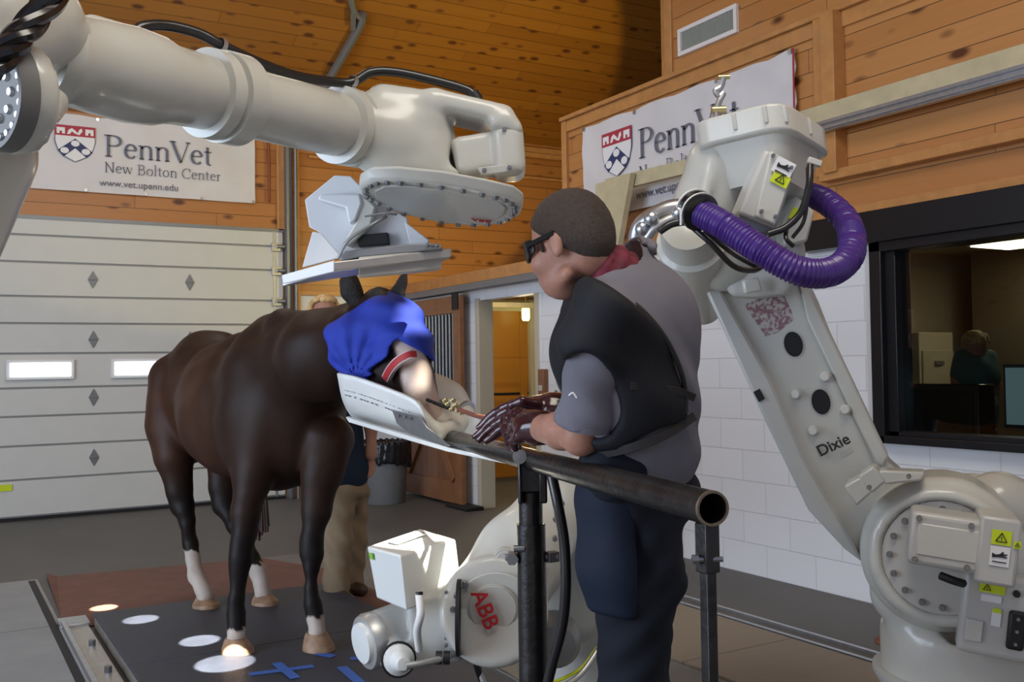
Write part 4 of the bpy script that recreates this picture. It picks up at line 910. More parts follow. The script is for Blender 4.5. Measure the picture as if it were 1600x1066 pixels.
# ======= overhead robot, upper left
O0 = A(60, 90, 2.35)
T = thing('robot_arm', A(20, 300, 2.3), 'white robot arm reaching in from the upper left and holding the detector plate', 'robot', 'white industrial robots around the horse')
tax = lambda t: A(100+(535-100)*t, 92+(200-92)*t, 2.5+.95*t)
Pa, Pb = A(100, 92, 2.5), A(545, 199, 3.45); AXT = nrm(Pb-Pa)
def onaxis(px):                                           # distance along the arm axis at image column px
    lo, hi = -1.0, 3.0
    f = lambda t: 800+FPX*((Pa+AXT*t-CO)@CR)/((Pa+AXT*t-CO)@CF)
    for _ in range(50):
        mi = (lo+hi)/2
        if f(mi) < px: lo = mi
        else: hi = mi
    return lo
def rr_(px, rp): return (onaxis(px), rp*((Pa+AXT*onaxis(px)-CO)@CF)/FPX)
MB().lathe(Pa, AXT, [rr_(60, 30), rr_(62, 74), rr_(84, 78), rr_(92, 78), rr_(100, 71), rr_(140, 73), rr_(200, 75), rr_(240, 70), rr_(262, 61), rr_(320, 57), rr_(322, 55)], 48).build('arm_tube', M['paint'], T, ang=50)
MB().lathe(Pa, AXT, [rr_(318, 50), rr_(319, 70), rr_(336, 70), rr_(337, 62), rr_(343, 62), rr_(344, 72), rr_(372, 71), rr_(378, 60), rr_(379, 50)], 48).build('collar', M['paint'], T, ang=30)
MB().lathe(Pa, AXT, [rr_(376, 53), rr_(450, 52), rr_(520, 50), rr_(530, 46)], 48).build('forearm_tube', M['paint'], T, ang=50)
MB().lathe(Pa, AXT, [rr_(526, 46), rr_(527, 61), rr_(538, 61), rr_(539, 55), rr_(545, 55), rr_(546, 60), rr_(575, 58), rr_(600, 56)], 48).build('wrist_flange', M['paint'], T, ang=30)
x_, y_, z_ = frame(AXT)
for px, rp in ((329, 60), (535, 54)):
    t0, r0 = rr_(px, rp)
    bolts([Pa+AXT*(t0-.012)+(x_*math.cos(a)+y_*math.sin(a))*r0*1.0 for a in np.arange(0, 2*PI, PI/11)], -AXT, .0075, T, L=.014)
# pad under the first tube
s = SDF(.012, .03)
_up = nrm(np.cross(np.cross(AXT, EY), AXT)); s.box(A(180, 75, 2.70), (.13, .06, .07), (AXT, _up, np.cross(AXT, _up)), rd=.03)
s.box(A(175, 140, 2.66), (.10, .035, .09), (AXT, _up, np.cross(AXT, _up)), rd=.02)
s.build('arm_pad', M['paint'], T)
# joint housing at the far left
s = SDF(.014, .04)
jd = nrm(CR*.75 - CF*.65)
jn = nrm(-CF*.80 - CR*.55 - CU*.05); s.cyl(A(2, 150, 2.08), A(2, 150, 2.08)-jn*.07, .118, rd=.015)
s.chain([(A(-30, 40, 2.2), .14), (A(40, 30, 2.35), .12), (A(80, 60, 2.45), .10)])
s.chain([(A(-30, 240, 2.25), .12), (A(-90, 400, 2.25), .11)])
s.cone(A(60, 170, 2.2), A(85, 160, 2.3), .05, .035, k=.02)
s.build('joint_housing', M['paint'], T)
jc = A(2, 150, 2.075); jx, jy, _z = frame(jn)
MB().lathe(jc, jn, [(-.02, .116), (.022, .116), (.022, .106), (.004, .102), (.004, .001)], 48).build('joint_cover', M['recess'], T, ang=30)
bolts([jc+jn*.002+(jx*math.cos(a)+jy*math.sin(a))*.086 for a in np.arange(0, 2*PI, PI/10)], jn, .009, T, L=.010, mt='steel')
bolts([jc+jn*.002+(jx*math.cos(a)+jy*math.sin(a))*.048 for a in np.arange(0, 2*PI, PI/4)], jn, .011, T, L=.010, mt='steel')
# black dress pack across the joint
m = MB(); ctr = spline([A(*q) for q in ((-30, 120, 1.95), (15, 75, 1.98), (50, 35, 2.02), (95, -20, 2.08))], 14)
for j in range(4):
    rg = []
    for k, p in enumerate(ctr):
        t_ = nrm(ctr[min(k+1, len(ctr)-1)]-ctr[max(k-1, 0)]); a_, b_, _ = frame(t_); th = j*PI/2+k*.16
        rg.append(p+(a_*math.cos(th)+b_*math.sin(th))*.016)
    m.tube(rg, .015, n=8, sub=1)
m.build('cable_bundle', M['blackgloss'], T)
# black hose over the arm
hs = MB().tube([A(*q) for q in ((205, 60, 2.9), (222, 42, 2.92), (262, 40, 2.98), (310, 52, 3.04), (345, 70, 3.08), (400, 96, 3.16), (460, 118, 3.26), (520, 128, 3.36), (552, 128, 3.4), (580, 113, 3.42), (620, 113, 3.44), (680, 126, 3.46), (728, 140, 3.48), (742, 150, 3.48))], .0165, n=12, sub=8).build('black_hose', M['cable'], T)
for q in ((347, 70, 3.08), (552, 127, 3.4)): 
    c = A(*q); MB().lathe(c, nrm(A(q[0]+10, q[1]+4, q[2]+.02)-c), [(-.008, .021), (.008, .021)], 16, cap=False).bar(c, c-EY*.06, .012, .012).build('hose_clip', M['steel'], T)
MB().cyl(A(738, 146, 3.47), A(746, 158, 3.47), .024, n=12).build('hose_end', M['black'], T)
# wrist casting
s = SDF(.011, .03)
s.chain([(A(570, 205, 3.5), .128), (A(615, 215, 3.52), .135), (A(660, 232, 3.54), .13)], k=.04)
s.box(A(640, 175, 3.54), (.14, .07, .12), (rot_in(-9)[0], rot_in(-9)[1], EZ), rd=.05, k=.04)
s.box(A(735, 178, 3.56), (.155, .036, .14), (rot_in(-13)[0], rot_in(-13)[1], EZ), rd=.028, k=.03)
s.box(A(650, 262, 3.56), (.17, .055, .12), (rot_in(-6)[0], rot_in(-6)[1], EZ), rd=.04, k=.04)
s.cyl(A(790, 205, 3.42), A(790, 205, 3.70), .06, rd=.02, k=.03)
s.chain([(A(712, 205, 3.38), .052), (A(760, 215, 3.38), .05), (A(830, 235, 3.38), .06)], op='-', k=.02)
s.box(A(770, 238, 3.42), (.15, .075, .16), (rot_in(-12)[0], rot_in(-12)[1], EZ), rd=.04, op='-', k=.02)
s.build('wrist_casting', M['paint'], T)
s = SDF(.009, .012)
s.box(A(762, 243, 3.54), (.115, .070, .09), (rot_in(10)[0], rot_in(10)[1], EZ), rd=.025)
s.box(A(795, 240, 3.52), (.055, .092, .10), (rot_in(4)[0], rot_in(4)[1], EZ), rd=.035, k=.015)
s.box(A(722, 245, 3.54), (.03, .055, .07), (rot_in(14)[0], rot_in(14)[1], EZ), rd=.012, k=.01)
wm = s.build('wrist_motor', M['paint'], T)
MB().slab([(745, 262), (790, 256), (800, 268), (752, 274)], .02, d=3.40).build('motor_plate', M['motor'], wm, bevel=.004)
bolts([A(788, 202, 3.42), A(757, 266, 3.40), A(796, 262, 3.40)], -EZ, .008, wm)
# long foot cover, its bolted underside seen from below
N = V3(0, 0, 1); nn_ = nrm(EY*.90 + EX*.14 - EZ*.42)         # the underside tilts towards the viewer
fo = [A(x, y, d) for x, y, d in ((560, 293, 3.42), (580, 283, 3.36), (620, 283, 3.33), (690, 290, 3.34), (760, 303, 3.36), (800, 312, 3.38), (816, 325, 3.42), (812, 338, 3.5), (790, 350, 3.60), (745, 355, 3.66), (690, 350, 3.68), (626, 335, 3.64), (582, 318, 3.55), (562, 306, 3.48))]
fc = MB().prism(fo, nn_*.055).build('foot_cover', M['paint'], T, bevel=.012, seg=3, ang=40)
cen = np.mean(fo, 0)
MB().prism([cen+(q-cen)*.80-nn_*.004 for q in fo], nn_*.006).build('foot_plate', M['motor'], fc, bevel=.003)
fb = spline(fo+[fo[0]], 2)
bolts([cen+(fb[i]-cen)*.91-nn_*.001 for i in range(0, len(fb)-1)], -nn_, .011, fc, L=.008)
lx = nrm(fo[4]-fo[2]); ly = nrm(-np.cross(nn_, lx))
lettering('maker_lettering', 'ABB', A(752, 343, 3.56), lx, -ly if np.cross(lx, -ly)@nn_ < 0 else ly, .040, M['red'], fc, bold=.001, lift=.004)
# detector bracket and plate
bk = MB().slab([(522, 274), (548, 275), (572, 300), (590, 316), (636, 340), (638, 352), (668, 377), (668, 386), (532, 402), (497, 362), (483, 355), (476, 312)], .02, d=3.62).build('detector_bracket', M['paintw'], T, bevel=.004)
MB().slab([(495, 312), (500, 303), (562, 302), (566, 318), (556, 345), (545, 350), (540, 325)], .06, d=3.55).build('bracket_rib', M['paintw'], bk, bevel=.008)
MB().slab([(560, 300), (588, 322), (580, 352), (545, 386), (535, 380), (556, 345)], .10, d=3.56).build('bracket_web', M['paint'], bk, bevel=.008)
MB().slab([(488, 362), (501, 364), (534, 402), (472, 418)], .02, d=3.50).build('gusset', M['paintw'], bk, bevel=.003)
MB().slab([(632, 346), (670, 375), (668, 384), (642, 388)], .02, d=3.58).build('gusset', M['paintw'], bk, bevel=.003)
MB().slab([(558, 368), (606, 363), (608, 382), (560, 386)], .04, d=3.58).build('fan_box', M['black'], bk, bevel=.004)
# plate: a big flat tray seen edge on
tp = [A(440, 432, 3.35), A(532, 405, 3.28), A(704, 386, 3.42), A(706, 387, 4.0), A(480, 430, 3.95)]
tpn = V3(0, 0, 1)
pc = MB().prism([A(441, 433, 3.3), A(520, 409, 3.22), A(705, 388, 3.5), A(690, 398, 3.95), A(500, 420, 3.85)], -V3(0, 0, 1)*.032).build('detector_tray', M['alu'], bk, bevel=.004)
MB().prism([A(440, 430, 3.29), A(522, 407, 3.215), A(522, 425, 3.215), A(442, 444, 3.29)], EZ*.03).build('tray_lip', M['paintw'], bk, bevel=.003)
MB().prism([A(560, 402, 3.3), A(690, 390, 3.5), A(680, 396, 3.85), A(560, 406, 3.75)], -V3(0, 0, 1)*.07).build('detector_panel', M['motor'], bk, bevel=.006)
MB().slab([(530, 400), (540, 392), (640, 381), (672, 380), (690, 384), (690, 390), (560, 402), (532, 408)], .12, d=3.42).build('clamp_rail', M['greymetal'], bk, bevel=.004)
bolts([A(x, 383-(x-670)*.02, 3.41) for x in (668, 676, 684)], -EZ, .006, bk)
cable([(528, 404, 3.4), (545, 375, 3.38), (580, 352, 3.38), (604, 338, 3.42)], .006, 'greymetal', 'cable', bk)
cable([(570, 338, 3.4), (600, 334, 3.4), (620, 335, 3.42)], .004, 'greymetal', 'cable', bk)
# ======= low robot with the x-ray source, middle
Lb = thing('robot_arm', A(880, 1000, 3.7)*V3(1, 1, 0), 'white robot arm down low behind the black post, carrying the x-ray source', 'robot', 'white industrial robots around the horse')
s = SDF(.012, .04)
axl = [(A(765, 950, 3.35), .16), (A(815, 870, 3.45), .155), (A(868, 800, 3.6), .13), (A(900, 765, 3.7), .12)]
s.chain([(p, r*1.0) for p, r in axl], flat=(EZ, 1.25))
s.cyl(A(772, 955, 3.20), A(772, 955, 3.42), .178, rd=.02, k=.02)
s.chain([(A(880, 790, 3.7), .15), (A(905, 860, 3.8), .15), (A(890, 950, 3.85), .14)], k=.06)
la = s.build('wrist_casting', M['paint'], Lb)
fcl = A(772, 955, 3.195)
MB().slab([(775+66*math.cos(a)*1.0, 957+62*math.sin(a)) for a in np.linspace(0, 2*PI, 32, endpoint=False)], .01, d=3.20).build('side_cover', M['paint'], la, bevel=.003)
MB().slab([(770+40*math.cos(a), 952+39*math.sin(a)) for a in np.linspace(0, 2*PI, 32, endpoint=False)], .006, d=3.192).build('round_cover', M['motor'], la, bevel=.002)
MB().slab([(770+37*math.cos(a), 952+36*math.sin(a)) for a in np.linspace(0, 2*PI, 32, endpoint=False)], .006, d=3.188).build('round_cover', M['paint'], la, bevel=.002)
MB().slab([(789+20*math.cos(a), 880+22*math.sin(a)) for a in np.linspace(0, 2*PI, 24, endpoint=False)], .05, d=3.255).build('round_cover', M['motor'], la, bevel=.002)
MB().slab([(789+16*math.cos(a), 880+18*math.sin(a)) for a in np.linspace(0, 2*PI, 24, endpoint=False)], .006, d=3.25).build('round_cover', M['paint'], la, bevel=.002)
rx, ry = rot_in(-68)
lettering('maker_lettering', 'ABB', A(757, 951, 3.182), rx, ry, .072, M['red'], la, bold=.0012, lift=.012)
bolts([A(775+68*math.cos(a), 957+62*math.sin(a), 3.20) for a in np.linspace(.35*PI, 1.25*PI, 9)] + [A(817, 1003, 3.2), A(800, 1013, 3.2), A(792, 1006, 3.2), A(730, 915, 3.25), A(745, 893, 3.3)], -EZ, .010, la)
bolts([A(*q, 3.30) for q in ((855, 870), (867, 842), (852, 876), (878, 787), (868, 812), (808, 880), (776, 897), (793, 914))], -EZ, .010, la)
# source head
s = SDF(.011, .012)
sy2 = rot_in(8)[0]; 
s.cyl(A(583, 1000, 3.33), A(650, 975, 3.42), .092, rd=.012)
s.cyl(A(622, 1030, 3.25), A(618, 1010, 3.36), .062, rd=.015)
s.box(A(682, 972, 3.36), (.085, .115, .10), (rot_in(4)[0], rot_in(4)[1], EZ), rd=.012)
s.cyl(A(700, 968, 3.33), A(730, 962, 3.33), .118, rd=.012)
s.build('source_mount', M['motor'], Lb)
MB().lathe(A(588, 999, 3.33), A(566, 1006, 3.30)-A(588, 999, 3.33), [(0, .094), (.03, .095), (.045, .088), (.05, .06), (.053, .001)], 32).build('lens_ring', M['alu'], Lb)
MB().lathe(A(568, 1005, 3.30), A(566, 1006, 3.30)-A(588, 999, 3.33), [(-.008, .07), (.012, .066), (.016, .001)], 28).build('window_cap', M['source'], Lb)
MB().lathe(A(622, 1030, 3.22), A(634, 1041, 3.12)-A(622, 1030, 3.22), [(0, .05), (.02, .05), (.03, .035), (.06, .03), (.08, .02), (.081, .001)], 20).build('plug', M['source'], Lb)
MB().lathe(A(622, 1030, 3.23), A(634, 1041, 3.12)-A(622, 1030, 3.23), [(0, .058), (.014, .058)], 20).build('plug_ring', M['black'], Lb)
MB().lathe(A(714, 965, 3.18), EX, [(0, .12), (.012, .12)], 32).build('joint_gap', M['dark'], Lb)
sb = [(574, 856), (614, 862), (628, 948), (588, 938)]
m = MB()
f4 = [A(573, 854, 3.30), A(626, 868, 3.14), A(636, 955, 3.16), A(588, 935, 3.32)]
f5 = [A(656, 826, 3.72), A(712, 843, 3.55), A(722, 920, 3.52), A(668, 905, 3.72)]
m.add(f4+f5, [(0, 1, 2, 3), (7, 6, 5, 4), (0, 4, 5, 1), (1, 5, 6, 2), (2, 6, 7, 3), (3, 7, 4, 0)])
xb = m.build('source_box', M['source'], Lb, bevel=.008, seg=3)
u_ = nrm(f4[1]-f4[0]); v_ = nrm(f4[0]-f4[3]); v_ = nrm(v_-u_*(v_@u_))
sticker(xb, A(581, 869, 3.275), u_, v_, .022, .022, 'green')
t0, t1, t2, t3 = f4[0], f5[0], f5[1], f4[1]
MB().prism([t0+(t1-t0)*a+(t3-t0)*b+EY*.004 for a, b in ((.25, .2), (.25, .5), (.8, .5), (.8, .2))], EY*.004).build('vent_grille', M['alu'], xb)
sticker(xb, A(706, 905, 3.50), nrm(f5[1]-f4[1]), EY, .03, .04, 'green', lift=.003)
MB().tube([A(655, 930, 3.16), A(657, 960, 3.12), A(652, 985, 3.14), A(655, 1015, 3.2)], .013, n=10).build('white_cable', M['tie'], Lb)
MB().cyl(A(655, 925, 3.16), A(656, 945, 3.15), .012, n=10).build('cable_gland', M['black'], Lb)
cable([(634, 1041, 3.12), (665, 1036, 3.15), (695, 1028, 3.2), (715, 1022, 3.25), (745, 1040, 3.3), (760, 1080, 3.3)], .011, 'alu', 'cable', Lb)
cable([(700, 1022, 3.22), (735, 1025, 3.25), (790, 1055, 3.3), (840, 1080, 3.4), (900, 1060, 3.5), (945, 1000, 3.6)], .010, 'alu', 'cable', Lb)
cable([(720, 1020, 3.24), (760, 1035, 3.3), (830, 1072, 3.4), (900, 1050, 3.52), (935, 1010, 3.62)], .006, 'yellow', 'cable', Lb)
cable([(742, 1020, 3.24), (748, 1050, 3.3), (765, 1090, 3.35)], .012, 'cable', 'cable', Lb)
for x in (686, 698): MB().lathe(A(x, 1028, 3.2), EX, [(-.01, .022), (.01, .022)], 12).build('cable_clip', M['black'], Lb)
bolts([A(697, 925+i*12, 3.22) for i in range(8)], -EZ, .006, Lb)
MB().lathe(A(868, 1005, 3.5), -EZ, [(-.1, .09), (0, .09), (.04, .07), (.05, .001)], 28).build('axis_cap', M['greymetal'], Lb)
s = SDF(.014, .05)
s.chain([(A(890, 870, 3.85), .13), (A(895, 960, 3.95), .12), (A(900, 1050, 4.1), .13)])
b_ = A(905, 1040, 4.1); s.cyl((b_[0], b_[1], .0), (b_[0], b_[1], .22), .17, rd=.02)
s.build('lower_arm', M['paint'], Lb)
# ---------------------------------------------------------------- the pipe stand, the head support
E0, E1 = A(1114, 795, 1.75), A(690, 681, 4.0)
PD = nrm(E1-E0)
def onpipe(px):
    lo, hi = 0.0, float(np.linalg.norm(E1-E0))
    for _ in range(50):
        mi = (lo+hi)/2; q = E0+PD*mi-CO
        if 800+FPX*(q@CR)/(q@CF) > px: lo = mi
        else: hi = mi
    return E0+PD*lo
st = thing('pipe_stand', onpipe(828)*V3(1, 1, 0), 'black steel pipe rail on two posts in front of the man', 'stand')
LP_ = float(np.linalg.norm(E1-E0)); rp = .0315
MB().lathe(E0, PD, [(.10, rp-.005), (0.002, rp-.005), (0, rp-.003), (0, rp-.001), (.003, rp), (LP_-.02, rp), (LP_, rp*.8)], 40, cap=False).build('rail_pipe', M['pipe'], st)
MB().lathe(E0, PD, [(.004, rp-.0048), (-.001, rp-.0045), (-.001, rp-.0005), (.004, rp+.0005)], 40, cap=False).build('pipe_rim', M['pipeend'], st)
MB().lathe(E0, PD, [(.3, rp-.004), (.301, .0005)], 24).build('pipe_inside', M['dark'], st)
Pp = onpipe(828); zt = Pp[2]-rp; fx, fy = Pp[0], Pp[1]
def xyz(z, dx=0, dy=0): return V3(fx, fy, z) + _R*dx + np.cross(V3(0, 0, 1), _R)*dy
MB().cyl(xyz(zt-.06), xyz(zt-.30), .034, n=28).build('post_neck', M['pipe'], st)
MB().cyl(xyz(zt-.15), xyz(.02), .041, n=32).build('post', M['pipe'], st)
MB().cyl(xyz(.02), xyz(0), .16, n=32).build('post_foot', M['pipe'], st, bevel=.003)
MB().box(xyz(zt-.01, 0), (.032, .034, .05), (_R, np.cross(V3(0, 0, 1), _R), V3(0, 0, 1))).build('saddle', M['pipe'], st, bevel=.006)
MB().box(xyz(zt-.005, -.030, -.035), (.006, .02, .085), (_R, np.cross(V3(0, 0, 1), _R), V3(0, 0, 1))).box(xyz(zt-.03, .035, .0), (.012, .035, .06), (_R, np.cross(V3(0, 0, 1), _R), V3(0, 0, 1))).build('clevis_plate', M['pipe'], st, bevel=.006)
MB().lathe(A(812, 714, 2.76), -EZ, [(-.1, .012), (0, .02), (.012, .019), (.014, .001)], 20).build('pivot_bolt', M['greymetal'], st)
b1 = xyz(zt-.245)
MB().cyl(b1-_R*.075, b1+_R*.075, .010, n=10).cyl(b1-_R*.055-CF*.03, b1-_R*.055+CF*.01, .018, n=6).box(b1+_R*.058, (.016, .014, .014)).build('clamp_bolt', M['greymetal'], st)
MB().cyl(b1-_R*.05+V3(0, 0, .03)-CF*.03, b1-_R*.02+V3(0, 0, .03)-CF*.03, .010, n=10).build('clamp_bolt', M['bolt'], st)
Pq = onpipe(1104)
MB().bx(Pq[0]-.011, Pq[0]+.011, Pq[1]-.011, Pq[1]+.011, .0, Pq[2]-rp+.004).build('post', M['pipe'], st, bevel=.002)
MB().bx(Pq[0]-.016, Pq[0]+.016, Pq[1]-.016, Pq[1]+.016, Pq[2]-rp-.085, Pq[2]-rp+.004).build('post_bracket', M['pipe'], st, bevel=.003)
q = V3(Pq[0], Pq[1], Pq[2]-rp-.06); MB().cyl(q-_R*.03-CF*.01, q+_R*.025-CF*.01, .005, n=8).cyl(q-_R*.03-CF*.01, q-_R*.018-CF*.01, .009, n=6).build('bolt', M['bolt'], st)
MB().bx(Pq[0]-.08, Pq[0]+.08, Pq[1]-.08, Pq[1]+.08, 0, .01).build('post_foot', M['pipe'], st)
t = MB().tube([A(862, 742, 2.62), A(872, 790, 2.6), A(882, 850, 2.6), A(884, 920, 2.6), A(878, 980, 2.62), A(860, 1050, 2.66), A(845, 1120, 2.7), A(842, 1200, 2.75)], .0145, n=10, sub=8).build('hanging_hose', M['cable'])
tag(t, 'black hose hanging from the pipe rail just right of the thick post', 'hose')
# support tray for the horse's head
ht = thing('head_support', A(640, 690, 3.95), 'white curved plastic tray at the end of the pipe carrying the horse head', 'head rest')
SEC = [((528, 583, 4.00), (548, 655, 4.15), (575, 570, 4.45)), ((560, 590, 3.93), (578, 664, 4.08), (612, 568, 4.40)), ((610, 608, 3.84), (630, 681, 3.98), (672, 582, 4.32)), ((650, 627, 3.76), (668, 693, 3.90), (718, 603, 4.26)), ((665, 655, 3.74), (690, 700, 3.86), (736, 634, 4.20))]
rings = []
for a, b, c in SEC:
    a, b, c = A(*a), A(*b), A(*c); nb = b + (c-a)*.12
    ctrl = [a, a*.42+b*.58-(c-a)*.05, nb, c*.45+b*.50+(c-a)*.10, c]
    rings.append(spline(ctrl, 6))
R2 = []
for i in range(len(rings[0])): R2.append(spline([r[i] for r in rings], 4))
m = MB(); n = len(R2); kk = len(R2[0]); inn = MB()
m.add([p for col in R2 for p in col], [(i*kk+j, (i+1)*kk+j, (i+1)*kk+j+1, i*kk+j+1) for i in range(n-1) for j in range(kk-1)])
tr = m.build('tray', M['trough'], ht, fixn=True, ang=60); md = tr.modifiers.new('thick', 'SOLIDIFY'); md.thickness = .012; md.offset = 0
# printed marks on the tray, grey bracket plate
mk = MB(); rnd = random.Random(7)
def traypt(u, v, l=.012):
    i = u*(n-1); j = v*(kk-1); i0, j0 = min(int(i), n-2), min(int(j), kk-2); p = R2[i0][j0]+(R2[i0+1][j0]-R2[i0][j0])*(i-i0)+(R2[i0][j0+1]-R2[i0][j0])*(j-j0)
    return p - EZ*l
for r_, (u0, h_) in enumerate(((.135, .006), (.175, .012))):
    v = .05
    while v < .72:
        w_ = rnd.uniform(.006, .022); 
        if rnd.random() < .75: mk.prism([traypt(u0, v), traypt(u0, v+w_), traypt(u0+h_, v+w_), traypt(u0+h_, v)], -EZ*.001)
        v += w_+rnd.uniform(.006, .02)
mk.build('printed_marks', M['grey_ink'], ht, smooth=False)
MB().prism([A(612, 640, 3.80), A(655, 650, 3.70), A(668, 668, 3.68), A(704, 697, 3.66), A(692, 697, 3.70), A(640, 678, 3.78), A(620, 662, 3.80)], EZ*.008).build('bracket_plate', M['steel'], ht, bevel=.002)
bolts([A(622, 650, 3.77), A(632, 652, 3.75), A(640, 655, 3.73)], -EZ, .006, ht)
MB().prism([A(540, 652, 4.05), A(640, 682, 3.82), A(702, 700, 3.72), A(804, 724, 2.98), A(804, 728, 2.98), A(700, 706, 3.72), A(640, 689, 3.82), A(545, 660, 4.05)], EZ*.06).build('support_arm', M['trough'], ht, bevel=.002)
s = SDF(.009, .02)
s.chain([(A(652, 628, 3.80), .012), (A(665, 655, 3.78), .020), (A(685, 675, 3.78), .030), (A(710, 668, 3.86), .034), (A(730, 648, 3.96), .034)])
s.cyl(A(688, 650, 3.95), A(722, 655, 4.02), .075, rd=.015)
s.chain([(A(640, 640, 3.98), .05), (A(690, 668, 3.92), .045)])
s.build('chin_pad', M['troughin'], ht)
MB().lathe(A(722, 655, 3.98), A(735, 660, 3.96)-A(722, 655, 3.98), [(0, .078), (.012, .078)], 28).build('pad_band', M['steel'], ht)
MB().slab([(716, 640), (752, 650), (748, 685), (722, 690)], .05, d=3.9).build('end_block', M['paintw'], ht, bevel=.006)
# ---------------------------------------------------------------- the horse
hr = thing('horse', (1.45, 5.1, .08), 'dark brown horse with white socks standing on the platform in a blue hood', 'horse')
s = SDF(.0135, .09)
s.ell((1.46, 6.08, 1.30), (.285, .40, .345)); s.ell((1.47, 5.50, 1.19), (.325, .62, .385)); s.ell((1.53, 4.98, 1.19), (.285, .37, .41))
s.ell((1.36, 6.18, 1.15), (.17, .26, .32)); s.ell((1.62, 6.14, 1.15), (.16, .25, .30))
s.ell((1.38, 4.92, 1.12), (.15, .22, .33), k=.07); s.ell((1.70, 4.86, 1.12), (.14, .20, .32), k=.07)
s.cone((1.50, 5.35, 1.50), (1.52, 4.95, 1.57), .11, .10)
nk = [((1.535, 5.0, 1.36), .27), ((1.60, 4.72, 1.42), .235), (A(505, 555, 4.55), .19), (A(560, 530, 4.32), .145)]
s.chain([(V3(*p) if isinstance(p, tuple) else p, r) for p, r in nk])
s.chain([(V3(1.52, 5.0, 1.60), .07), (A(445, 512, 4.86), .075), (A(520, 514, 4.52), .07), (A(588, 482, 4.25), .06)], k=.06)
def leg(pts, k=.025): s.chain([(A(x, y, d), r) for x, y, d, r in pts], k=k)
leg([(402, 690, 4.88, 0.130), (394, 745, 4.82, 0.098), (384, 800, 4.76, 0.069), (378, 850, 4.72, 0.055), (377, 872, 4.71, 0.053), (373, 892, 4.70, 0.040), (372, 912, 4.69, 0.032), (370, 935, 4.68, 0.036), (370, 958, 4.68, 0.040), (370, 978, 4.66, 0.037), (369, 996, 4.64, 0.043)])
leg([(512, 690, 4.86, 0.130), (503, 740, 4.82, 0.098), (494, 800, 4.78, 0.067), (488, 845, 4.75, 0.053), (487, 866, 4.74, 0.052), (486, 888, 4.72, 0.037), (486, 920, 4.71, 0.032), (488, 945, 4.70, 0.039), (491, 966, 4.69, 0.036), (495, 988, 4.66, 0.043)])
leg([(285, 600, 6.0, 0.200), (270, 665, 5.95, 0.155), (272, 715, 5.88, 0.115), (281, 765, 5.86, 0.074), (286, 790, 5.86, 0.067), (291, 815, 5.78, 0.045), (298, 850, 5.70, 0.039), (302, 875, 5.66, 0.040), (308, 900, 5.62, 0.047), (315, 920, 5.56, 0.040), (320, 934, 5.53, 0.048)])
leg([(365, 640, 6.1, 0.180), (352, 700, 6.0, 0.130), (349, 760, 5.95, 0.079), (350, 790, 5.92, 0.067), (366, 820, 5.85, 0.045), (385, 850, 5.78, 0.040), (395, 872, 5.72, 0.039), (404, 895, 5.66, 0.047), (408, 912, 5.60, 0.040), (412, 928, 5.58, 0.048)])
# head: skull, face, jaw, muzzle
hp_ = lambda x, y, d: A(x, y, d)
s.chain([(hp_(590, 480, 4.25), .085), (hp_(612, 508, 4.16), .105), (hp_(630, 545, 4.08), .092), (hp_(648, 590, 4.0), .072), (hp_(660, 628, 3.95), .064), (hp_(668, 650, 3.93), .060)], k=.04)
s.chain([(hp_(560, 525, 4.24), .12), (hp_(578, 556, 4.18), .115), (hp_(605, 590, 4.10), .085), (hp_(638, 630, 4.02), .055), (hp_(655, 660, 3.97), .045)], k=.05)
s.ell(hp_(672, 608, 3.97), (.030, .028, .030), k=.02)
s.ell(hp_(658, 555, 4.05), (.045, .04, .04), k=.03)
s.ell(hp_(649, 652, 3.90), (.016, .016, .020), k=.012, op='-')
s.cone(hp_(640, 668, 3.92), hp_(676, 672, 3.88), .005, .005, k=.01, op='-')
HOOF = [(369, 996, 4.64), (495, 988, 4.66), (320, 934, 5.53), (412, 928, 5.58)]
BL = [hp_(636, 525, 3.98), hp_(652, 580, 3.93), hp_(664, 630, 3.88), hp_(660, 668, 3.88)]
def hcol(v):
    c = np.tile(np.array([.022, .0115, .008]), (len(v), 1))
    nz = np.sin(v[:, 0]*9+v[:, 2]*7)*.5+np.sin(v[:, 1]*6-v[:, 2]*5+1)*.5
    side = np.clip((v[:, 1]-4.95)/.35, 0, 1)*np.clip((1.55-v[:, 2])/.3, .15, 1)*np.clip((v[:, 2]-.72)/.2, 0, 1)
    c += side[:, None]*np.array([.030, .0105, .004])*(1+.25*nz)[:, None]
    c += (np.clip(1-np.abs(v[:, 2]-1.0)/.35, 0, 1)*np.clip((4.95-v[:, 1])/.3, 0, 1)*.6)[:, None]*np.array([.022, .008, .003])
    lg = np.clip((.72-v[:, 2])/.12, 0, 1)[:, None]; c = c*(1-lg)+np.array([.010, .007, .006])*lg
    def dist2(q): return np.hypot(v[:, 0]-q[0], v[:, 1]-q[1])
    for (q, zt_) in zip(HOOF, (.185, .23, .365, .29)):
        w_ = A(*q); m_ = (dist2(w_) < .24) & (v[:, 2] < zt_+.012*np.sin(v[:, 0]*90+v[:, 1]*70))
        c[m_] = (.50, .43, .37)
    w3 = A(*HOOF[3])
    d = np.full(len(v), 9.0)
    for a, b in zip(BL[:-1], BL[1:]):
        ab = b-a; t = np.clip(((v-a)@ab)/(ab@ab), 0, 1); d = np.minimum(d, np.linalg.norm(v-a-t[:, None]*ab, axis=1))
    low = np.clip((1.42-v[:, 2])/.25, 0, 1)
    w_ = np.clip(((.070+.030*low)-d)/.016, 0, 1)[:, None]
    c = c*(1-w_)+np.array([.62, .50, .43])*w_
    mz = (np.linalg.norm(v-hp_(668, 640, 3.90), axis=1) < .075); c[mz] = c[mz]*.6+np.array([.58, .38, .31])*.4
    return c
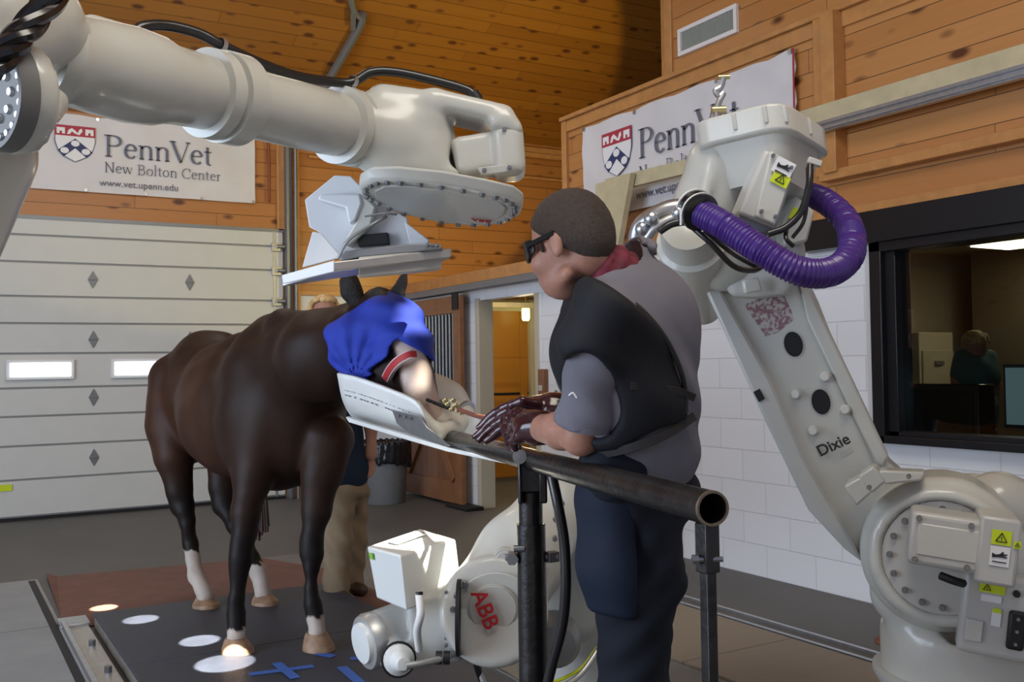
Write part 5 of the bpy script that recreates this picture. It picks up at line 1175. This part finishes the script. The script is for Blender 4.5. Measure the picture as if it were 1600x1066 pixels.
s.build('body', M['horse'], hr, colf=hcol, disp=lambda p: .006*np.sin(p[:, 0]*23+p[:, 2]*9)*np.sin(p[:, 1]*17+p[:, 2]*13))
for i, (x, y, d) in enumerate(HOOF):
    c = A(x, y, d); g = V3(c[0], c[1], .08); fwd = V3(.12, -1, 0); fwd = nrm(fwd); top = c[2]-.018
    MB().loft([[V3(g[0], g[1], 0)+fwd*o_+V3(0, 0, z)+ (V3(1, 0, 0)*math.cos(a)*r + fwd*math.sin(a)*r*1.08) for a in [2*PI*k/24 for k in range(24)]] for z, r, o_ in ((.081, .072, .02), (.10, .070, .018), (top, .054, .0), (top+.015, .046, -.004))]).build('hoof', M['hoof'], hr)
s = SDF(.009, .012)
s.chain([(A(562, 478, 4.24), .036), (A(549, 455, 4.24), .047), (A(546, 440, 4.24), .042), (A(547, 424, 4.24), .018)], flat=(EZ, 1.5))
s.chain([(A(612, 480, 4.20), .040), (A(620, 462, 4.20), .036), (A(629, 440, 4.20), .023), (A(636, 421, 4.20), .008)], flat=(EZ, 1.5))
s.build('ears', M['mane'], hr)
s = SDF(.011, .02)
random.seed(5)
s.chain([(A(425, 500, 4.9), .035), (A(455, 497, 4.78), .035), (A(500, 499, 4.6), .032), (A(555, 492, 4.38), .03), (A(592, 462, 4.2), .035), (A(603, 470, 4.12), .03)])
for i in range(9):
    t = i/8; x = 425+t*150; d = 4.88-t*.5; s.cone(A(x, 500, d), A(x+random.uniform(-6, 2), 510+random.random()*9, d-.05), .025, .012)
s.build('mane', M['mane'], hr)
m = MB(); random.seed(9)
for i in range(34):
    x = 396+random.random()*20; d = 6.55+random.random()*.08
    m.tube([A(375+random.random()*10, 640, d-.1), A(x-5, 720, d), A(x, 780, d), A(x+random.uniform(-4, 4), 815+random.random()*30, d)], .009, n=5, sub=4)
m.build('tail', M['tail'], hr)
# blue hood: loose shell over skull and jaw
s = SDF(.0095, .05)
s.chain([(hp_(588, 484, 4.24), .105), (hp_(612, 510, 4.15), .128), (hp_(630, 546, 4.07), .118), (hp_(638, 570, 4.03), .105)], k=.05)
s.chain([(hp_(556, 520, 4.22), .130), (hp_(566, 545, 4.17), .128), (hp_(590, 578, 4.10), .105)], k=.06)
def lnpl(a, b, inside):                                   # plane through a, b and the line of sight; normal points towards 'inside'
    n_ = nrm(np.cross(b-a, nrm((a+b)/2-CO))); return n_ if n_@(inside-a) > 0 else -n_
wa, wb, wc = hp_(570, 596, 4.1), hp_(622, 530, 4.0), hp_(672, 560, 3.95); wi = hp_(628, 600, 4.0)
n1, n2 = lnpl(wa, wb, wi), lnpl(wb, wc, wi)
s.P.append((lambda p: np.maximum(-((p-wa)@n1), -((p-wb)@n2)), None, None, .006, '-'))
t0_, t1_ = hp_(520, 505, 4.3), hp_(600, 460, 4.2)
dn2 = nrm(np.cross(t1_-t0_, nrm(hp_(560, 480, 4.3)-CO))); dn2 = dn2 if dn2@V3(0, 0, 1) > 0 else -dn2
s.plane(t0_+V3(0, 0, .012), dn2, k=.02)
def folds(p):
    x = (p-hp_(560, 590, 4.1)); r = np.arctan2(x@CU, x@CR); L = np.linalg.norm(x, axis=1)
    return .009*np.sin(r*15+L*10)*np.clip(1.2-L/.30, .15, 1) + .005*np.sin((p@CU)*60+np.sin(p@CR*12)*1.5)
s.build('hood', M['mask'], hr, disp=folds, smooth_it=2)
# red noseband
def band(pts, r, w, mt, name, parent): 
    return MB().tube([A(*q) for q in pts], r, n=8, sub=8).build(name, M[mt], parent)
nb = [(602, 592, 3.975), (610, 577, 3.93), (622, 564, 3.885), (638, 555, 3.87), (650, 554, 3.885)]
m = MB(); P_ = spline([A(*q) for q in nb], 8)
for w_, th, mt, nm in ((.017, .006, 'halterw', 'noseband_edge'), (.012, .0085, 'halter', 'noseband')):
    rg = []
    for k, p in enumerate(P_):
        t = nrm(P_[min(k+1, len(P_)-1)]-P_[max(k-1, 0)]); nz = nrm(p-hp_(632, 575, 4.04)); sd = nrm(np.cross(t, nz)); nz = np.cross(sd, t)
        if nz@(p-hp_(632, 575, 4.04)) < 0: nz = -nz
        rg.append([p+sd*w_+nz*th, p+sd*w_-nz*.02, p-sd*w_-nz*.02, p-sd*w_+nz*th])
    MB().loft(rg).build(nm, M[mt], hr)
# chain and lead rope
t = thing('lead_rope', A(700, 640, 3.85), 'lead rope with a brass chain running from the horse muzzle to the gloves', 'lead rope')
m = MB(); cp = spline([A(*q) for q in ((668, 625, 3.86), (690, 634, 3.83), (708, 640, 3.82))], 9)
for p in cp: m.ball(p, .008, 8, 5)
m.build('bead_chain', M['black'], t)
m = MB()
for q in ((700, 632), (706, 640), (712, 634), (708, 626), (716, 642), (696, 626), (722, 645)): m.ball(A(q[0], q[1], 3.80), .010, 8, 5, sc=(1.3, .7, 1))
m.build('snap', M['brass'], t)
MB().tube([A(*q) for q in ((716, 640, 3.80), (745, 650, 3.6), (775, 655, 3.2), (790, 655, 2.9), (800, 652, 2.8))], .009, n=8).build('rope', M['rope'], t)
# ---------------------------------------------------------------- the man at the rail
mp = A(1000, 800, 2.42)*V3(1, 1, 0)
PM = thing('person', mp, 'man in grey shirt and dark lead vest leaning over the pipe rail, wearing sunglasses', 'person')
Hc = A(888, 380, 2.36)
f_ = nrm(-EX*.80 + EZ*.56 - EY*.27); s_ = nrm(np.cross(V3(0, 0, 1), f_)); s_ = s_ if s_@EZ < 0 else -s_; u_ = nrm(np.cross(f_, s_)); u_ = u_ if u_[2] > 0 else -u_
HR = (s_, f_, u_)
h = lambda a, b, c: Hc + s_*a + f_*b + u_*c               # across (near side +), forward, up
s = SDF(.0075, .02)
s.ell(h(0, -.012, .028), (.074, .098, .092), HR); s.ell(h(0, .030, -.045), (.060, .066, .085), HR, k=.03)
s.ell(h(0, .048, -.088), (.036, .036, .024), HR, k=.025)
s.chain([(h(0, .085, -.005), .011), (h(0, .103, -.036), .013)], k=.012); s.ell(h(0, .082, -.075), (.026, .016, .010), HR, k=.008)
for sg in (1, -1):
    s.ell(h(sg*.032, .082, .0), (.014, .010, .009), HR, k=.008); s.ell(h(sg*.045, .055, -.035), (.025, .03, .025), HR, k=.02)
    s.ell(h(sg*.078, -.012, -.015), (.010, .020, .034), HR, k=.006); s.ell(h(sg*.088, -.006, -.010), (.006, .010, .020), HR, k=.004, op='-')
    s.chain([(h(sg*.055, -.01, -.085), .018), (h(sg*.02, .055, -.095), .013)], k=.02)
nb_ = A(968, 446, 2.42)
s.cone(h(0, -.045, -.045), nb_, .054, .060, k=.015)
LS, LE, LW = A(945, 495, 2.24), A(908, 676, 2.36), A(836, 668, 2.56)
RS, RE, RW = A(915, 500, 2.62), A(915, 610, 2.85), A(862, 642, 2.82)
s.chain([(LS, .055), ((LS+LE)/2, .050), (LE, .043), (LE*.6+LW*.4, .046), (LW, .032)], k=.02)
s.ell(LE+V3(0, 0, -.02), (.040, .040, .036), k=.02)
s.chain([(RS, .055), (RE, .043), (RW, .033)], k=.02)
s.chain([(nb_, .06), (A(985, 560, 2.42), .10), (A(1005, 700, 2.46), .085), (A(1003, 775, 2.56), .09)], k=.06)
hpL, hpR = A(1000, 790, 2.50), A(1000, 790, 2.66)
FL, FR = A(988, 1450, 2.50), A(1005, 1430, 2.68)
FL[2] = FR[2] = .09
for a, b in ((hpL, FL), (hpR, FR)):
    kn = (a+b)/2 - EX*.015; s.chain([(a, .085), (kn, .055), (kn*.6+b*.4, .055), (b, .038)], k=.03); s.chain([(b, .04), (b+V3(0, 0, -.03)-EX*.14, .035)], k=.02)
s.build('body', M['skin'], PM)
# hair
s = SDF(.0055, .01)
s.ell(h(0, -.014, .030), (.079, .104, .098), HR); s.ell(h(0, -.035, -.01), (.072, .082, .08), HR, k=.03)
s.plane(h(0, .0, -.006), nrm(f_*.66-u_*.75), k=.008)
s.plane(h(0, .088, .0), nrm(f_*.95+u_*.05), k=.01)
s.build('hair', M['hair'], PM, disp=lambda p: .0012*np.sin(p[:, 0]*300+p[:, 2]*120)*np.sin(p[:, 1]*260+p[:, 2]*200))
s = SDF(.006, .006)
s.chain([(h(.069, .038, .012), .009), (h(.072, .030, -.018), .006)])
s.build('sideburn', M['hair'], PM)
# sunglasses
sg_ = MB()
for sg in (1, -1):
    arc_ = [(sg*x, f, 1) for x, f in ((.012, .100), (.035, .097), (.055, .086), (.070, .066), (.076, .046))]
    hh = (.016, .022, .022, .019, .010)
    sg_.loft([[h(x, f, .004+q), h(x*1.04, f+.004, .004+q*.9), h(x*1.04, f+.004, .0-q), h(x, f, .0-q)] for (x, f, _), q in zip(arc_, hh)])
sg_.box(h(0, .102, .010), (.014, .003, .005), HR)
gl_ = sg_.build('sunglasses', M['lens'], PM, ang=60)
MB().bar(h(.078, .065, .008), h(.083, -.015, .012), .005, .011, up=u_).build('temple', M['temple'], gl_)
MB().bar(h(-.078, .065, .008), h(-.083, -.015, .012), .005, .011, up=u_).build('temple', M['temple'], gl_)
# neckerchief
nax = nrm(nb_-h(0, -.045, -.045)); q = A(926, 424, 2.365); nax = nrm(EX*.74 - EY*.60 + EZ*.25)
bd = SDF(.0065, .012)
for i in range(20):
    a = 2*PI*i/20; a2 = 2*PI*(i+1)/20; nx_, ny_, _ = frame(nax)
    for t, r in ((.0, .070), (.018, .076), (.036, .079), (.052, .082)): bd.cone(q+nax*t+(nx_*math.cos(a)+ny_*math.sin(a))*r, q+nax*t+(nx_*math.cos(a2)+ny_*math.sin(a2))*r, .013, .013)
def bcol(v): return None
bd.build('neckerchief', M['band'], PM, disp=lambda p: .003*np.sin(p@nax*160+p[:, 0]*30))
# torso clothes
bf = nrm(-EX*.88 + EZ*.46); bf[2] = 0; bf = nrm(bf); bs = nrm(np.cross(V3(0, 0, 1), bf)); bs = bs if bs@EZ < 0 else -bs
BU = nrm(V3(0, 0, 1) + bf*.10); BR = (bf, bs, BU)
def torso(s, g=0.0, low=True):
    s.ell(A(990, 548, 2.42), (.145+g, .205+g, .205+g), BR, k=.06)
    s.ell(A(1005, 510, 2.42), (.120+g, .185+g, .14+g), BR, k=.06)
    s.ell(A(975, 460, 2.42), (.085+g, .175+g, .060+g), BR, k=.06)
    s.ell(A(1000, 635, 2.42), (.138+g, .180+g, .135+g), BR, k=.06)
    if low: s.ell(A(1036, 705, 2.46), (.088+g, .150+g, .11+g), BR, k=.05)
    return s
wr = lambda p: .0050*np.sin((p@CU)*48+(p@CR)*62+1.5*np.sin(p@CR*14))*np.clip(.3+np.sin(p[:, 2]*13+p@CR*8), 0, 1) + .0022*np.sin(p@CU*110-p@CR*40)*np.clip(1.15-p[:, 2], 0, .3)*3
s = SDF(.0085, .04); torso(s)
sl_end = A(914, 650, 2.30)
s.chain([(LS, .066), (LS*.6+sl_end*.4, .062)], k=.035)
s.plane(sl_end+V3(0, 0, .002), nrm(sl_end-LS), k=.004) if False else None
s.chain([(RS, .07), (A(905, 590, 2.72), .065)], k=.03)
s.cone(A(985, 430, 2.42), A(978, 412, 2.41), .075, .068, k=.015)
s.cone(A(958, 408, 2.40), A(940, 425, 2.39), .075, .070, op='-', k=.01)
s.build('shirt', M['shirt'], PM, disp=wr)
sv = SDF(.007, .02)
sd_ = nrm(sl_end-LS); sv.chain([(LS*.8+sl_end*.2, .064), ((LS+sl_end)/2, .0655), (sl_end, .064), (sl_end+sd_*.08, .066)])
sv.plane(sl_end+sd_*.022, sd_, k=.003)
sv.build('sleeve', M['shirt'], PM, disp=lambda p: .0035*np.sin(p[:, 2]*55+p@CR*50), smooth_it=1)
hx, hy, _ = frame(sd_)
MB().lathe(sl_end, sd_, [(.006, .0655), (.006, .0672), (.0225, .0678), (.0225, .066)], 40, cap=False).build('hem', M['shirt'], PM)
cl_ = SDF(.006, .01)
for i in range(18):
    a = -PI*.75+i*PI*1.5/18; a2 = a+PI*1.5/18; nx_, ny_, _ = frame(nax)
    c0 = A(982, 422, 2.42); cl_.cone(c0+(nx_*math.cos(a)+ny_*math.sin(a))*.082, c0+(nx_*math.cos(a2)+ny_*math.sin(a2))*.082, .012, .012); cl_.cone(c0-nax*.025+(nx_*math.cos(a)+ny_*math.sin(a))*.078, c0-nax*.025+(nx_*math.cos(a2)+ny_*math.sin(a2))*.078, .007, .007)
cl_.build('collar', M['shirt'], PM)
MB().tube([A(889, 618, 2.195), A(895, 614, 2.19), (A(901, 622, 2.19))], .0022, n=5, sub=3).build('sleeve_logo', M['stwhite'], PM)
s = SDF(.0085, .04); torso(s, .014, low=True)
s.chain([(A(950, 490, 2.245), .090), (A(928, 535, 2.25), .086)], k=.04); s.chain([(A(930, 500, 2.48), .09), (A(915, 560, 2.46), .09)], k=.07)
s.ell(A(920, 625, 2.22), (.066, .112, .22), (EX*.97+EY*.2, EY*.97-EX*.2, EZ), k=.012, op='-')
def cutpx(s, a, b, inside, k=.004):                      # cut along a line across the figure, keep the side where 'inside' lies
    p, q_, i_ = A(*a), A(*b), A(*inside); n_ = nrm(np.cross(q_-p, CF)); n_ = n_ if n_@(i_-p) < 0 else -n_
    s.plane(p, n_, k)
cutpx(s, (940, 448, 2.3), (1035, 520, 2.3), (900, 560, 2.3), .02); cutpx(s, (1035, 520, 2.3), (1068, 600, 2.3), (900, 560, 2.3), .02); cutpx(s, (1068, 590, 2.3), (1072, 650, 2.3), (900, 560, 2.3))
cutpx(s, (930, 712, 2.3), (1080, 650, 2.3), (980, 560, 2.3))
s.build('lead_vest', M['vest'], PM, disp=lambda p: .004*np.sin(p@CU*38+p@CR*22))
def on_torso(x, y, g):                                   # a point of the figure's near surface
    return A(x, y, surf(x, y)-g)
TE = [(A(990, 548, 2.42), (.145, .205, .205)), (A(1005, 510, 2.42), (.120, .185, .14)), (A(975, 460, 2.42), (.085, .175, .060)), (A(1000, 635, 2.42), (.138, .180, .135)), (A(1036, 705, 2.46), (.088, .15, .11))]
Rb = np.array(BR)
def surf(x, y):
    r = ray(x, y); best = 9
    for c, ra in TE:
        ra = np.array(ra)+.014; o_ = (Rb@(CO-c))/ra; d_ = (Rb@r)/ra; a_, b_, c_ = d_@d_, 2*o_@d_, o_@o_-1; D_ = b_*b_-4*a_*c_
        if D_ > 0: best = min(best, (-b_-math.sqrt(D_))/(2*a_))
    return best if best < 9 else 2.42
MB().tube([on_torso(*q, .008) for q in ((935, 455), (965, 460), (1000, 482), (1035, 522), (1058, 565), (1070, 605), (1072, 645))], .006, n=8, sub=6).build('vest_binding', M['binding'], PM)
def strapf(pts, w, name):
    P = spline([on_torso(*q, .013) for q in pts], 6); rg = []
    for k, p in enumerate(P):
        t = nrm(P[min(k+1, len(P)-1)]-P[max(k-1, 0)]); c = nrm(np.cross(t, CF)); rg.append([p+c*w-CF*.003, p+c*w+CF*.006, p-c*w+CF*.006, p-c*w-CF*.003])
    MB().loft(rg).build(name, M['binding'], PM, bevel=.001)
strapf([(985, 603), (1020, 606), (1060, 612), (1086, 622)], .009, 'belt_strap')
strapf([(935, 712), (985, 700), (1040, 680), (1086, 650)], .010, 'vest_binding')
# trousers and the long dark apron panel
s = SDF(.010, .05)
s.ell(A(1003, 775, 2.56), (.145, .165, .13), BR); s.ell(A(980, 725, 2.45), (.115, .15, .11), BR)
for a, b, dx in ((hpL, FL, 0), (hpR, FR, .01)):
    kn = (a+b)/2 - EX*.012; s.chain([(a+V3(0, 0, .02), .118), (a*.6+kn*.4, .108), (kn, .080), (kn*.5+b*.5, .076), (b+V3(0, 0, .03), .074)], k=.04)
s.build('trousers', M['pants'], PM, disp=lambda p: .008*np.sin(p[:, 2]*26+p@CR*34)*np.clip(np.sin(p[:, 2]*7+1)+.4, 0, 1)+.004*np.sin(p[:, 2]*60-p@CR*50))
s = SDF(.010, .04)
s.ell(A(977, 755, 2.50), (.115, .145, .10), BR); s.chain([(A(962, 790, 2.47), .105), (A(964, 880, 2.46), .095), (A(970, 975, 2.46), .078)])
cutpx(s, (1000, 700, 2.3), (1002, 980, 2.3), (930, 850, 2.3)); cutpx(s, (900, 985, 2.3), (1010, 985, 2.3), (950, 850, 2.3), .01)
s.build('apron', M['apron'], PM, disp=lambda p: .004*np.sin(p@CR*40+p[:, 2]*8))
s = SDF(.01, .02)
for b in (FL, FR): s.cone(b+V3(0, 0, -.04), b+V3(0, 0, -.045)-EX*.17, .048, .042); s.plane((0, 0, .0), (0, 0, -1))
s.build('shoes', M['shoe'], PM)
# gloves
def glove(name, wrist, palm, tips, thumb, cuff):
    s = SDF(.0052, .012)
    s.chain(cuff, k=.012); s.chain([(wrist, .036), (palm, .038)], k=.02)
    for base, mid, tip in tips: s.chain([(base, .0155), (mid, .0140), (tip, .0115)], k=.006)
    s.chain(thumb, k=.010); g = s.build(name, M['glove'], PM, disp=lambda p: .0022*np.sin(p[:, 0]*90+p[:, 2]*60)*np.sin(p[:, 1]*80+p[:, 2]*50), smooth_it=1)
    return g
tp = []
for i, (bx_, by_, mx, my, tx, ty, d) in enumerate(((800, 632, 775, 645, 748, 668, 2.92), (798, 640, 772, 656, 743, 682, 2.88), (800, 650, 775, 664, 748, 687, 2.84), (804, 658, 782, 672, 760, 690, 2.80))):
    tp.append((A(bx_, by_, d-.04), A(mx, my, d), A(tx, ty, d+.02)))
glove('glove', A(845, 640, 2.80), A(815, 645, 2.82), tp, [(A(838, 632, 2.76), .018), (A(815, 628, 2.75), .015), (A(800, 634, 2.76), .013)], [(A(885, 645, 2.78), .052), (A(865, 642, 2.79), .050), (A(845, 640, 2.80), .040)])
tp = []
for i, (bx_, by_, mx, my, tx, ty, d) in enumerate(((805, 658, 790, 656, 786, 668, 2.70), (806, 666, 791, 668, 790, 680, 2.67), (808, 674, 795, 680, 796, 692, 2.64), (812, 682, 801, 690, 804, 700, 2.60))):
    tp.append((A(bx_, by_, d-.04), A(mx, my, d), A(tx, ty, d)))
glove('glove', A(830, 668, 2.57), A(815, 668, 2.62), tp, [(A(825, 652, 2.58), .018), (A(808, 648, 2.60), .016), (A(794, 654, 2.62), .013)], [(A(848, 668, 2.545), .046), (A(835, 668, 2.56), .042), (A(825, 668, 2.58), .038)])
# ---------------------------------------------------------------- the helper behind the horse
q = A(520, 900, 5.95); bx0, by0 = q[0], q[1]
PW = thing('person', (bx0, by0, 0), 'person with curly blond hair in navy scrubs and khaki trousers behind the horse', 'person')
W_ = lambda x, y, d=5.95: A(x, y, d)
s = SDF(.011, .03)
s.ell(W_(508, 492), (.072, .09, .11)); s.cone(W_(510, 515), W_(515, 545), .05, .055)
for dx, d in ((-12, 0), (10, .05)):
    pass
s.chain([(W_(572, 572), .05), (W_(580, 640), .043), (W_(580, 665), .040), (W_(580, 700), .030)]); s.chain([(W_(470, 580), .05), (W_(462, 660), .04), (W_(465, 710), .03)])
hx_ = W_(580, 712); s.chain([(W_(580, 702), .028), (hx_, .034)])
s.chain([(W_(520, 560), .10), (W_(528, 700), .12), (W_(532, 770), .12)])
for i, dx in enumerate((-7, -3, 1, 5)):
    s.chain([(W_(580+dx, 722), .011), (W_(579+dx, 736), .010), (W_(576+dx*.8, 744+(.0 if i in (0, 3) else 3)), .008)], k=.004)
s.chain([(W_(572, 710), .013), (W_(568, 724), .010), (W_(569, 732), .009)], k=.005)
for x, d in ((525, 5.9), (545, 6.15)):
    s.chain([(A(x+3, 780, d), .07), (A(x, 860, d), .05), (A(x, 930, d), .04)])
s.ell(W_(500, 498)-CF*.085, (.014, .014, .022), k=.01)
s.build('body', M['skin'], PW)
s = SDF(.010, .015); random.seed(12)
for i in range(95):
    a = random.uniform(0, 2*PI); b = random.uniform(-.35, 1.4); d_ = V3(math.cos(a)*math.cos(b), math.sin(a)*math.cos(b), math.sin(b))
    if d_@CF < -.5 and b < .75: continue
    s.ell(W_(507, 484)+d_*V3(.088, .088, .075), (.022, .022, .020), k=.004)
s.build('curly_hair', M['curl'], PW)
s = SDF(.012, .05)
s.ell(W_(520, 590), (.19, .15, .20)); s.ell(W_(525, 680), (.17, .15, .25)); s.ell(W_(530, 735), (.19, .16, .18))
s.chain([(W_(560, 565), .085), (W_(573, 610), .075)]); s.chain([(W_(478, 565), .085), (W_(468, 620), .075)])
s.plane(W_(530, 775), (0, 0, -1)); s.build('scrubs', M['scrub'], PW, disp=lambda p: .005*np.sin(p[:, 2]*25+p@CR*40))
s = SDF(.011, .04)
s.ell(W_(532, 760), (.17, .14, .12))
for x, d in ((525, 5.9), (548, 6.15)): s.chain([(A(x+4, 770, d), .10), (A(x+2, 850, d), .085), (A(x, 925, d), .078)])
s.build('trousers', M['khaki'], PW, disp=lambda p: .006*np.sin(p[:, 2]*40+p@CR*50))
s = SDF(.009, .015)
for x, d in ((523, 5.9), (545, 6.15)):
    c = A(x, 935, d); c[2] = .045; s.cone(c, c+nrm(V3(.2, -1, 0))*.15, .045, .038)
s.plane((0, 0, .002), (0, 0, -1)); s.build('shoes', M['shoe'], PW)
# ---------------------------------------------------------------- someone in the control room
PC = thing('person', (5.35, 3.15, 0), 'person with curly hair in a teal top seen through the dark window', 'person')
def C_(x, y, d=6.3): return A(x, y, d)
q = C_(1525, 600); PC.location = (q[0], q[1], 0); ORG[PC] = V3(q[0], q[1], 0)
s = SDF(.014, .03)
s.ell(C_(1522, 540), (.075, .085, .10)); s.cone(C_(1522, 550), C_(1522, 575), .05, .05)
s.chain([(C_(1502, 565), .045), (C_(1497, 590), .04), (C_(1493, 612), .03)]); s.chain([(C_(1545, 565), .045), (C_(1552, 600), .04), (C_(1556, 640), .03)])
s.chain([(C_(1525, 580), .10), (C_(1528, 700), .11)])
q2 = V3(q[0], q[1], 0)
s.chain([(q2+V3(.05, .05, .9), .09), (q2+V3(.05, .05, .1), .05)]); s.chain([(q2+V3(-.05, -.05, .9), .09), (q2+V3(-.05, -.05, .1), .05)])
s.build('body', M['skin'], PC)
s = SDF(.012, .015); random.seed(3)
for i in range(70):
    a = random.uniform(0, 2*PI); b = random.uniform(-.2, 1.4); d_ = V3(math.cos(a)*math.cos(b), math.sin(a)*math.cos(b), math.sin(b))
    s.ell(C_(1524, 534)+d_*V3(.072, .072, .06), (.020, .020, .018), k=.004)
s.build('curly_hair', M['curl'], PC)
s = SDF(.013, .04); s.ell(C_(1524, 585), (.13, .13, .14)); s.ell(C_(1526, 640), (.13, .13, .20)); s.chain([(C_(1505, 560), .06), (C_(1499, 585), .055)]); s.chain([(C_(1543, 560), .06), (C_(1550, 590), .055)])
s.build('top', mat('teal_top', (.07, .16, .17), .8), PC)
s = SDF(.014, .04); s.ell(C_(1528, 690), (.14, .13, .12)); s.chain([(q2+V3(.06, .06, .9), .10), (q2+V3(.06, .06, .06), .07)]); s.chain([(q2+V3(-.06, -.06, .9), .10), (q2+V3(-.06, -.06, .06), .07)])
s.plane((0, 0, .002), (0, 0, -1)); s.build('trousers', M['pants'], PC)
